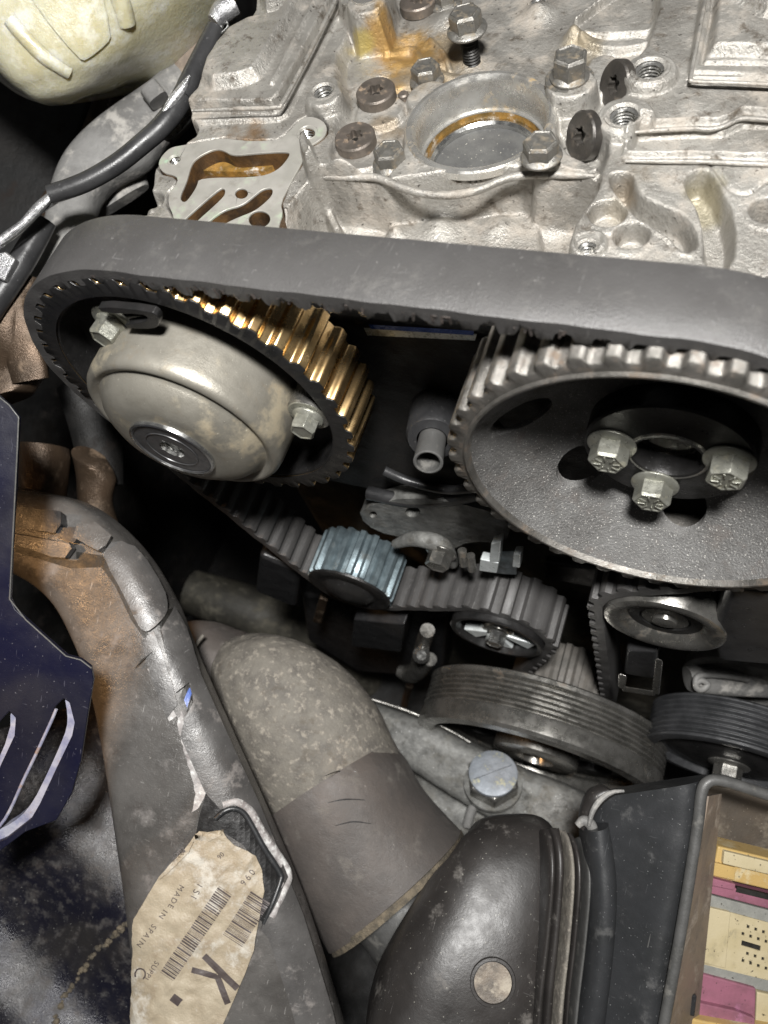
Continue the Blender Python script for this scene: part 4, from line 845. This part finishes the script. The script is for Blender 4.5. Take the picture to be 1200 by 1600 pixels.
mo('edge_opening', sheet([(322, 1240), (334, 1250), (350, 1270), (378, 1262), (402, 1300), (436, 1365), (430, 1400), (412, 1440), (395, 1430), (405, 1360), (380, 1320), (350, 1300), (306, 1308), (312, 1275)], DS(.1), .12, grid=8), M['blackmetal'], lm_, ang=0)
hk = [DS(.3)(x, y)[0] for x, y in ((338, 1277), (350, 1266), (364, 1262), (378, 1270), (392, 1292), (408, 1324), (432, 1364), (434, 1376), (424, 1410), (412, 1440))]
mo('hook_rim', tube(hk, [.12, .14, .14, .14, .14, .14, .14, .14, .13, .1], 12), M['boxplastic'], lm_)
hk2 = [DS(.22)(x, y)[0] for x, y in ((348, 1256), (368, 1252), (388, 1268), (404, 1298), (424, 1330), (444, 1366), (440, 1390), (424, 1430))]
mo('chalked_rim', tube(hk2, .22, 12), M['chalk'], lm_)
# latch clip
mo('latch_block', sheet([(40, 796), (104, 806), (106, 822), (98, 834), (30, 822), (28, 812)], DS(.75), .9, grid=10), M['blacksoft'], lm_, ang=30, bevel=.08)
mo('latch_block', sheet([(98, 826), (128, 828), (134, 838), (124, 850), (96, 838)], DS(.55), .6, grid=8), M['blacksoft'], lm_, ang=30, bevel=.06)
mo('latch_block', sheet([(128, 824), (150, 826), (174, 846), (170, 858), (160, 864), (124, 842)], DS(.65), .7, grid=8), M['duct'], lm_, ang=30, bevel=.06)
mo('latch_tongue', sheet([(24, 832), (118, 850), (122, 858), (112, 872), (92, 870), (24, 846)], DS(.6), .4, grid=8), M['duct2'], lm_, ang=30, bevel=.06)
mo('latch_recess', sheet([(24, 848), (100, 874), (118, 876), (155, 868), (175, 890), (160, 886), (110, 888), (24, 862)], DS(.04), .1, grid=8), M['dark_hole'], lm_, ang=0)
mo('printed_hook_mark', tube([DS(.28)(x, y)[0] for x, y in ((472, 1487), (479, 1488), (481, 1494), (476, 1500), (474, 1503))], .06, 8), M['chalk'], lm_)
# paper label
lab_px = [(308, 1300), (350, 1298), (356, 1308), (366, 1318), (386, 1328), (398, 1336), (408, 1358), (412, 1390), (406, 1430), (400, 1462), (398, 1480), (384, 1518), (366, 1560), (346, 1605), (335, 1660), (214, 1660), (212, 1560), (213, 1450), (215, 1432), (232, 1400), (252, 1366), (286, 1330), (300, 1312)]
base = DS(.24)
from mathutils import noise as mnoise
def crinkle(x, y):
    q, n = base(x, y); v_ = Vector((x * .035, y * .035, 3.1)); h_ = .10 * mnoise.fractal(v_, .9, 2.1, 4) + .06 * abs(mnoise.noise(Vector((x * .03 + 5, y * .02, 0)))) + .05 * math.exp(-((x + y * .62 - 1222) / 5.0) ** 2) + .04 * math.exp(-((x + y * .95 - 1690) / 4.0) ** 2)
    return q + n * h_, n
lv = sheet(lab_px, crinkle, .03, grid=4)
lb_ = thing('paper_label', 'crinkled yellowed paper label with barcodes and big letter K on the wiring duct', 'label', T(310, 1450, 39))
mo('label_sheet', lv, M['paper'], lb_, ang=60)
LS = on_surface(lv, 0, 38)
mo('folded_corner', sheet([(303, 1304), (350, 1296), (348, 1304), (325, 1314), (306, 1310)], on_surface(lv, .12, 38), .03, grid=4), M['paper'], lb_, ang=30)
flap = sheet([(304, 1312), (296, 1332), (268, 1358), (250, 1372), (264, 1352), (290, 1326)], on_surface(lv, .16, 38), .03, grid=4); mo('folded_flap', flap, M['paper'], lb_, ang=30)
def put(body, org, d, size, name='lettering', bold=0, sp=1.0, off=.012, surf=None):
    v, f = text2d(body, size, bold, sp); d = np.array(d, float); d /= np.hypot(*d)
    mo(name, print_on(v, f, org, d, surf or LS, off + .012), M['ink'], lb_, ang=0)
dr = (-.547, .837)
put('MADE', (281, 1381), (-.47, .88), 12.5, sp=1.35); put('IN', (256, 1420), (-.55, .83), 12.5, sp=1.35); put('SPAIN', (239, 1443), (-.62, .79), 12.5, sp=1.35)
put('SUPPL', (243, 1500), (-.55, .83), 12, sp=1.15); put('C', (213, 1509), (-.2, .98), 26)
put('1', (310, 1378), (-.5, .86), 14); put('S1', (304, 1388), (-.45, .89), 15, sp=1.3); put('ELECT', (287, 1323), (-.8, .6), 9, off=.17)
put('06', (346, 1330), (-.7, .7), 11); put('096', (392, 1357), (-.62, .78), 14, sp=1.5)
def inkbar(a, b, w, name='letter_stroke'):
    a = np.array(a, float); b = np.array(b, float); d = (b - a) / np.hypot(*(b - a)); up = np.array((d[1], -d[0])); V = []; F = []
    for i in range(9):
        for k in range(4): q, n = LS(*(a + (b - a) * i / 8 + up * w * (k / 3 - .5))); V.append(q + n * .03)
    for i in range(8):
        for k in range(3): F.append((4 * i + k, 4 * i + k + 1, 4 * i + k + 5, 4 * i + k + 4))
    mo(name, (V, F), M['ink'], lb_, ang=0)
inkbar((319, 1493), (371, 1544), 10.5); inkbar((300, 1515), (338, 1525.5), 9); inkbar((339, 1523), (356, 1568), 10); inkbar((269, 1557), (282, 1567), 13)
def barcode(a, b, wdt, seed, name='barcode'):
    r = random.Random(seed); a = np.array(a, float); b = np.array(b, float); L = np.hypot(*(b - a)); d = (b - a) / L; up = np.array((d[1], -d[0])); V = []; F = []; s = 0
    while s < L - 2:
        w = r.choice((.6, .6, 1.0, 2.0, 2.8)); k0 = len(V)
        for i in range(5):
            for ss in (s, s + w): p = a + d * ss + up * wdt * i / 4; q, n = LS(*p); V.append(q + n * .03)
        for i in range(4): F.append((k0 + 2 * i, k0 + 2 * i + 1, k0 + 2 * i + 3, k0 + 2 * i + 2))
        s += w + r.choice((1.0, 1.3, 2.0))
    o = mo(name, (V, F), M['ink'], lb_, ang=0); return o
barcode((342, 1384), (249, 1521), 25, 3); barcode((392, 1392), (347, 1462), 36, 5)

# ------------------------------------------------------------------ lower right: intake cover, box, connectors
ic = thing('duct_elbow_cover', 'glossy black brown plastic duct elbow with a small round recess, bottom centre right', 'duct cover', T(740, 1450, 41))
ICV = ribbon([(744, 1318), (726, 1324), (690, 1352), (640, 1425), (604, 1490), (582, 1545), (572, 1600), (568, 1680)], [(852, 1314), (868, 1316), (872, 1340), (868, 1410), (860, 1490), (852, 1560), (848, 1620), (846, 1690)], [41.5, 41, 40.5, 40, 39.6, 39.4, 39.2, 39], [1.0, 1.6, 2.3, 2.9, 3.3, 3.5, 3.6, 3.6], 3.0, s=8, K=56)
mo('shell', ICV, M['satin'], ic, ang=80)
IS = on_surface(ICV, 0, 38)
q, nn = IS(770, 1535)
mo('recess_rim', lathe([(1.02, -.05), (.98, .05), (.86, .06), (.82, -.02)], q, nn, 48, cap=False), M['satin'], ic, ang=60)
mo('recess_disc', lathe([(.82, .035), (.3, .02), (.02, .025)], q, nn, 40, cap=False), M['discm'], ic)
for i, (l, r, m_, th) in enumerate((([(845, 1296), (846, 1340), (838, 1440), (826, 1540), (818, 1680)], [(858, 1296), (860, 1340), (853, 1440), (842, 1540), (834, 1680)], 'satin', 1.6),
        ([(856, 1294), (860, 1340), (853, 1440), (842, 1540), (834, 1680)], [(872, 1294), (876, 1340), (870, 1440), (860, 1540), (852, 1680)], 'satin', 1.2),
        ([(872, 1298), (876, 1340), (870, 1440), (858, 1540), (848, 1680)], [(882, 1298), (888, 1340), (882, 1440), (872, 1540), (864, 1680)], 'hose', 1.8),
        ([(882, 1302), (888, 1345), (882, 1440), (872, 1540), (864, 1680)], [(892, 1302), (900, 1345), (894, 1440), (882, 1540), (872, 1680)], 'satin', 1.5),
        ([(893, 1315), (900, 1345), (894, 1440), (882, 1540), (870, 1680)], [(903, 1315), (911, 1345), (905, 1440), (893, 1540), (880, 1680)], 'greyplastic', 1.9))):
    mo('flange_rib', ribbon(l, r, [38.6, 38.2, 37.9, 37.7, 37.5], [.5, th, th, th, th], 2.6), M[m_], ic, ang=60)
bx = thing('control_box', 'charcoal plastic control box with raised rim holding the yellow and mauve connectors, bottom right', 'box', T(1020, 1400, 37))
rimL = [(1102, 1218), (1090, 1300), (1068, 1430), (1045, 1560), (1028, 1680)]
mo('left_wall', ribbon([(938, 1240), (934, 1300), (930, 1420), (908, 1540), (892, 1680)], [(1100, 1216), (1092, 1300), (1070, 1430), (1047, 1560), (1030, 1680)], [(38.5, 35.5)] * 5, 1.3, 5, s=6), M['boxplastic'], bx, ang=60)
mo('seam_line', tube([T(x, y, 35.2) for x, y in ((1058, 1232), (1046, 1300), (1030, 1400), (1012, 1480))], .035), M['greyplastic'], bx)
mo('rim', tube([T(x, y, t) for x, y, t in ((1022, 1680, 34.8), (1045, 1560, 34.8), (1068, 1430, 34.8), (1090, 1290, 34.8), (1096, 1240, 34.8), (1106, 1222, 34.8), (1128, 1220, 34.8), (1180, 1236, 34.8), (1260, 1262, 34.8))], .24, 14), M['greyplastic'], bx)
mo('inner_wall', hexa([T(1108, 1244, 35.2), T(1128, 1240, 37.5), T(1095, 1560, 37.5), T(1085, 1680, 37.5), T(1034, 1680, 35.2)], [p + RIGHT * -.25 - UPV * .0 for p in (T(1108, 1244, 35.3), T(1128, 1240, 37.6), T(1095, 1560, 37.6), T(1085, 1680, 37.6), T(1034, 1680, 35.3))]), M['brownwall'], bx)
mo('corner_flap', ribbon([(903, 1285), (908, 1258), (920, 1236), (940, 1226)], [(918, 1292), (930, 1268), (945, 1250), (962, 1240)], [37.4, 37.2, 37.0, 37.0], .5, 2.3), M['satin'], bx, ang=60)
mo('chalked_corner', tube([T(x, y, 36.3) for x, y in ((920, 1290), (926, 1268), (938, 1250), (956, 1238), (975, 1236))], [.08, .12, .13, .10, .06], 10), M['arm'], bx)
mo('side_column', ribbon([(908, 1290), (910, 1340), (914, 1400), (905, 1500), (890, 1600), (880, 1680)], [(946, 1280), (955, 1340), (958, 1400), (950, 1500), (938, 1600), (930, 1680)], [37.4, 37.2, 37, 37, 37, 37], 1.5, 2.4), M['boxplastic'], bx, ang=60)
mo('hook_lug', tube([T(x, y, 36.6) for x, y in ((902, 1290), (912, 1282), (924, 1290), (926, 1306), (920, 1330))], [.15, .22, .24, .2, .12]), M['arm'], bx)
mo('box_floor', block([(1100, 1225), (1290, 1260), (1290, 1680), (1040, 1680)], 40.2, .5), M['deepbrown'], bx)
def bar(name, label, cat, px, t, dep, m, bev=.06, root=None):
    vf = block(px, t, dep)
    return mo(name, vf, M[m], root, ang=30, bevel=bev) if root is not None else single(name, vf, M[m], label, cat, ang=30, bevel=bev)
c1 = thing('yellow_connector_block', 'long aged yellow plastic connector edge, topmost inside the control box', 'connector', T(1170, 1350, 38))
bar('body', 0, 0, [(1122, 1322), (1290, 1362), (1290, 1412), (1112, 1370)], 38.0, 1.5, 'yellow', .1, c1)
bar('raised_strip', 0, 0, [(1132, 1330), (1290, 1368), (1290, 1388), (1130, 1350)], 37.75, .4, 'beige', .05, c1)
bar('notch', 0, 0, [(1116, 1348), (1150, 1356), (1148, 1376), (1112, 1368)], 37.8, .3, 'yellow', .04, c1)
c2_ = thing('mauve_latch', 'mauve plastic latch strip under the yellow connector edge', 'connector latch', T(1150, 1395, 38))
bar('strip', 0, 0, [(1110, 1378), (1290, 1424), (1290, 1444), (1108, 1396)], 37.9, 1.0, 'pink', .06, c2_)
bar('step', 0, 0, [(1112, 1372), (1150, 1382), (1148, 1392), (1110, 1384)], 37.7, .6, 'pink', .05, c2_)
bar('dark_slot', 0, 0, [(1152, 1386), (1290, 1420), (1290, 1428), (1150, 1394)], 37.85, .2, 'dark_hole', .01, c2_)
c3 = thing('beige_connector', 'beige plastic multi pin connector face with square pin holes between two mauve strips', 'connector', T(1150, 1450, 38))
def pmap(p, t): return T(p[0], p[1], t)
bar('speckled_band', 0, 0, [(1108, 1398), (1290, 1446), (1290, 1468), (1106, 1418)], 38.1, .8, 'greystrip', .04, c3)
pf = plane3((1108, 1414, 38.0), (1290, 1460, 38.0), (1090, 1520, 38.0))
sx, sy = (13.2 * .97, 13.2 * .25), (-2.4, 9.6)
holes = []
def sq(cx, cy, w=2.3): return [(cx + w * (a * .97 - b * .14), cy + w * (a * .25 + b * 1.05)) for a, b in ((-1, -1), (1, -1), (1, 1), (-1, 1))]
for (ox, oy, k) in ((1169, 1448, 7), (1161, 1459, 8), (1168, 1490, 7), (1161, 1501, 8)):
    for i in range(k): holes.append(sq(ox + i * 12.0, oy + i * 4.0))
holes.append([(1159, 1469), (1189, 1478), (1188, 1486), (1158, 1477)]); holes.append([(1201, 1481), (1231, 1490), (1230, 1498), (1200, 1489)])
mo('pin_face', sheet([(1106, 1416), (1290, 1466), (1290, 1560), (1200, 1532), (1092, 1505)], pf, .07, holes), M['beige'], c3, ang=20)
mo('pin_cavity', block([(1100, 1418), (1290, 1470), (1290, 1556), (1092, 1502)], 38.12, .3), M['dark_hole'], c3, ang=0)
bar('plain_end', 0, 0, [(1108, 1418), (1142, 1426), (1134, 1514), (1094, 1504)], 37.9, .3, 'beige', .05, c3)
bar('speckled_band', 0, 0, [(1092, 1504), (1290, 1552), (1290, 1572), (1090, 1524)], 38.0, .8, 'greystrip', .04, c3)
c4 = thing('mauve_connector', 'mauve plastic connector body with beige end, bottom right corner', 'connector', T(1150, 1560, 38))
bar('body', 0, 0, [(1090, 1520), (1182, 1545), (1180, 1610), (1088, 1590)], 37.8, 1.2, 'pink', .08, c4)
bar('beige_end', 0, 0, [(1183, 1550), (1290, 1574), (1290, 1640), (1180, 1612)], 37.9, 1.2, 'beige', .08, c4)
bar('lower_step', 0, 0, [(1060, 1560), (1150, 1580), (1180, 1592), (1180, 1606), (1070, 1585)], 37.5, .5, 'pink', .06, c4)
bar('dark_latch', 0, 0, [(1048, 1548), (1090, 1556), (1086, 1590), (1042, 1578)], 36.8, .8, 'blacksoft', .08, c4)
c5 = bar('yellow_connector', 'yellow plastic strip at the very bottom under the mauve connector', 'connector', [(1036, 1582), (1100, 1596), (1290, 1630), (1290, 1700), (1030, 1700)], 37.0, 1.0, 'yellow', .1)

# ------------------------------------------------------------------ left side: plate, fender, tank, cable, castings
bpn = plane3((0, 640, 33.0), (140, 1060, 35), (0, 1320, 36.0))
bpl = thing('blue_bracket_plate', 'navy painted steel plate with rounded slots and bright worn edges, left picture edge', 'bracket plate', T(60, 1050, 35))
slot1 = [(99, 1092), (108, 1098), (116, 1130), (112, 1150), (88, 1200), (62, 1256), (48, 1280), (10, 1310), (-60, 1340), (-60, 1325), (0, 1290), (40, 1210), (76, 1132), (86, 1105)]
slot2 = [(14, 1112), (24, 1122), (22, 1150), (-20, 1240), (-60, 1290), (-60, 1200), (-20, 1150)]
mo('plate', sheet([(-70, 560), (-2, 618), (14, 632), (30, 652), (28, 690), (25, 760), (20, 840), (16, 935), (24, 952), (60, 985), (104, 1024), (126, 1030), (142, 1042), (146, 1062), (138, 1110), (126, 1190), (112, 1240), (88, 1282), (40, 1300), (0, 1330), (-70, 1370)], bpn, .25, [slot1, slot2]), M['navy'], bpl, ang=30, bevel=.05)
bpo = lambda x, y: (bpn(x, y)[0] - TOW * .26, bpn(x, y)[1])
for s_px in ([(97, 1090), (108, 1094), (119, 1128), (118, 1150), (100, 1202), (76, 1252), (58, 1286), (30, 1308), (0, 1326), (-60, 1350), (-60, 1322), (0, 1298), (28, 1280), (48, 1256), (70, 1212), (90, 1168), (101, 1140), (102, 1118)],
        [(12, 1110), (24, 1120), (28, 1142), (-10, 1232), (-60, 1306), (-60, 1276), (-22, 1224), (12, 1146)]):
    mo('folded_flange', sheet(s_px, bpo, .5, grid=8, smooth=1), M['edge'], bpl, ang=40, bevel=.06)
mo('worn_edge', tube([bpn(x, y)[0] for x, y in ((88, 1108), (76, 1136), (40, 1212), (0, 1290), (-60, 1326))], .07, 8), M['edge'], bpl)
mo('worn_edge', tube([bpn(x, y)[0] for x, y in ((-2, 620), (14, 633), (29, 652), (27, 700), (20, 840), (15, 936), (40, 968), (103, 1025), (126, 1031), (143, 1044))], .035, 8, sm=False), M['greyplastic'], bpl)
def fend(x, y):
    t = 47 + .006 * (x - 100) + .004 * (1600 - y) * 0 + 1.0 * math.sin((x * .8 + y * .5) / 90.0) + .6 * math.sin((x - y) / 60.0); return T(x, y, t), TOW
single('inner_fender', sheet([(-120, 1180), (60, 1120), (200, 1080), (320, 1200), (380, 1400), (460, 1720), (-120, 1720)], fend, .5, grid=12), M['fender'], 'crumpled navy black inner fender sheet with dusty streaks, bottom left corner', 'fender panel', ang=80)
ridge = [fend(x, y)[0] + TOW * .02 for x, y in ((206, 1428), (196, 1446), (176, 1464), (158, 1480), (140, 1500), (120, 1530), (100, 1560), (84, 1600))]
rc = crom(ridge, 9); lumps = []
for q in rc:
    if random.random() < .8:
        c = q + RIGHT * random.uniform(-.12, .12) + DOWN * random.uniform(-.12, .12) + TOW * .02; r0 = random.uniform(.06, .2); ax_ = nrm([random.uniform(-1, 1) for _ in range(3)])
        lumps.append(lathe([(.01, -r0), (r0 * .8, -r0 * .5), (r0 * random.uniform(.7, 1.1), r0 * .2), (.02, r0 * .8)], c, ax_, 7))
single('torn_sealer_bead', merge(*lumps), M['torn'], 'ragged crumbling brown line of old sealer across the inner fender sheet', 'sealer bead', ang=0)
tk = thing('coolant_tank', 'yellowed translucent plastic coolant tank, top left corner', 'coolant tank', T(130, 60, 42))
TV = ribbon([(-260, -120), (-120, 20), (-40, 90), (10, 128), (45, 152), (72, 164)], [(420, -260), (372, -60), (300, 30), (232, 84), (172, 128), (108, 160)], [42, 41.6, 41.6, 41.6, 41.8, 42], [5, 5, 4.6, 3.6, 2.4, .9], 3.0, s=8, K=48)
mo('tank_body', TV, M['tank'], tk, ang=80)
TS = lambda o: on_surface(TV, o, 38)
mo('raised_panel', sheet([(62, 18), (30, -40), (150, -60), (172, 52), (166, 66), (134, 92), (122, 90)], TS(.16), .5, grid=10, smooth=1), M['tank'], tk, ang=50, bevel=.1)
mo('moulded_rib', tube([(TS(-.22)(x, y)[0]) for x, y in ((14, 30), (36, 56), (70, 90), (110, 116))], .42, 12), M['tank'], tk)
mo('moulded_rib', tube([(TS(-.22)(x, y)[0]) for x, y in ((176, -30), (190, 5), (200, 40))], .5, 12), M['tank'], tk)
single('tank_neck', ribbon([(238, 80), (262, 120), (290, 180)], [(320, 20), (345, 70), (352, 110)], 45, 1.5, 2.4), M['brownwall'], 'tan plastic neck under the right side of the coolant tank', 'tank neck', ang=70)
ar = thing('grey_casting_arm', 'curved dusty grey cast arm running down behind the black cable, upper left', 'engine bracket', T(180, 260, 43))
mo('arm_body', ribbon([(260, 110), (232, 135), (150, 195), (105, 245), (82, 300), (70, 360), (40, 440), (0, 560)], [(330, 150), (270, 215), (232, 262), (178, 290), (152, 330), (160, 380), (140, 430), (110, 560)], [45, 44.5, 44, 43.8, 43.5, 43, 42.6, 42.5], 1.3, 2.6), M['arm'], ar, ang=70)
mo('arm_flange', ribbon([(222, 150), (236, 168)], [(246, 128), (262, 148)], 42.6, .5, 4), M['arm'], ar, ang=60)
mo('arm_web', ribbon([(215, 255), (150, 330), (145, 345)], [(300, 190), (235, 255), (232, 290)], [45.5, 45.5, 45.5], .5, 3), M['arm'], ar, ang=60)
cb = thing('black_cable', 'thick black cable sheath crossing in front of the grey cast arm, upper left', 'cable', T(230, 200, 38))
cpx = [(355, 5), (350, 40), (322, 80), (300, 120), (282, 158), (255, 195), (222, 225), (180, 258), (130, 286), (78, 304)]
tt = [39, 38.8, 38.5, 38.2, 38, 37.8, 37.8, 37.8, 37.8, 37.8]
mo('sheath', tube([T(x, y, t) for (x, y), t in zip(cpx[2:], tt[2:])], [.44, .46, .50, .47, .45, .44, .43, .42], 20), M['cable'], cb)
mo('tape_wrap', tube([T(x, y, t) for (x, y), t in zip(((336, 44), (325, 70), (308, 104), (292, 138), (285, 152)), (38.5, 38.4, 38.2, 38, 37.9))], [.40, .46, .47, .49, .45], 20), M['cable'], cb)
mo('foil_patch', tube([T(x, y, 37.5) for x, y in ((296, 118), (284, 140), (268, 160), (252, 182))], [.06, .22, .22, .06], 10), M['foil'], cb)
mo('bared_end', tube([T(x, y, 38.2) for x, y in ((84, 308), (60, 326), (36, 350), (10, 370), (-14, 392))], [.30, .26, .20, .22, .2], 14), M['foil'], cb)
mo('strand', tube([T(x, y, 38.0) for x, y in ((80, 314), (50, 346), (20, 372), (2, 384))], .07, 8), M['bright'], cb)
mo('top_strand', tube([T(x, y, 38.4) for x, y in ((352, 28), (356, 42), (344, 52), (350, 36))], .06, 8), M['bright'], cb)
single('cable_ferrule', tube([T(x, y, 38.2) for x, y in ((366, 6), (348, 18), (334, 34))], [.5, .52, .35], 18), M['foil'], 'crimped silvery metal ferrule at the top end of the black cable', 'ferrule')
cb2 = single('clear_tube', tube([T(x, y, t) for x, y, t in ((345, 95, 41), (325, 125, 41), (300, 160, 41), (262, 205, 40.5), (255, 215, 40.5))], .42, 16), M['foil'], 'pale silvery tube beside the thick black cable', 'tube')
single('lower_cable', tube([T(x, y, t) for x, y, t in ((70, 345, 40), (45, 390, 39.8), (20, 430, 39.6), (-20, 490, 39.5))], [.55, .6, .62, .62], 18), M['cable'], 'second black cable running down off the left picture edge', 'cable')
single('grey_plug', block([(-12, 396), (8, 392), (24, 404), (6, 440), (-14, 428)], 38.6, 1.0), M['foil'], 'small pale grey plug at the left picture edge above the belt', 'plug', ang=30, bevel=.1)
cor = [T(x, y, 47) for x, y in ((196, 108), (196, 135), (190, 160), (182, 185))]
P_ = crom(cor, 14); rr = [.62 + .09 * math.sin(i * 1.7) for i in range(len(P_))]
single('corrugated_hose', tube(P_, rr, 18, sm=False), M['rustmetal'], 'brown corrugated hose hanging down below the coolant tank', 'hose', ang=60)
single('copper_bracket', ribbon([(150, 150), (130, 210), (90, 290), (60, 330)], [(178, 150), (160, 200), (125, 260), (90, 320)], [50, 49, 48, 47], .6, 2.5), M['rustmetal'], 'brownish strip running down behind the grey cast arm', 'strip')
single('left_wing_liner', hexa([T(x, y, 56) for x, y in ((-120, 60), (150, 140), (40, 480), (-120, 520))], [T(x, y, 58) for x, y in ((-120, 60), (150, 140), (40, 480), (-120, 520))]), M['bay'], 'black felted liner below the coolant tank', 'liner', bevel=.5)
sh_ = thing('heat_shield', 'folded brownish grey metal shield left of the left camshaft pulley', 'heat shield', T(40, 560, 41))
mo('shield_skin', ribbon([(-40, 430), (-30, 500), (-40, 590), (-40, 640)], [(70, 440), (40, 520), (78, 560), (50, 610)], [41, 41, 42, 42], 1.0, 2.5), M['rustmetal'], sh_, ang=70)
mo('shield_fold', ribbon([(0, 500), (10, 560), (20, 600)], [(40, 470), (70, 560), (76, 590)], [40.5, 41, 41.2], .4, 2.5), M['rustmetal'], sh_, ang=70)
single('shiny_pipe_end', ribbon([(28, 695), (30, 720), (40, 770)], [(104, 700), (106, 725), (96, 790)], [46, 46, 46.5], 1.6, 2.2), M['rustmetal'], 'warm lit metal pipe end above the wiring duct', 'pipe', ang=70)
single('crumpled_foil', ribbon([(115, 700), (120, 740), (125, 800), (150, 850)], [(165, 730), (180, 750), (176, 790), (200, 860)], [47, 47.5, 48, 48.5], .8, 2.2), M['rustmetal'], 'crumpled brown foil strip in the dark above the wiring duct', 'foil', ang=70)
single('chassis_leg', tube([T(x, y, 49) for x, y in ((120, 600), (150, 680), (160, 760))], [1.2, 1.4, 1.2], 12), M['bay'], 'dark chassis tube in the shadow left of the grey cup', 'tube')
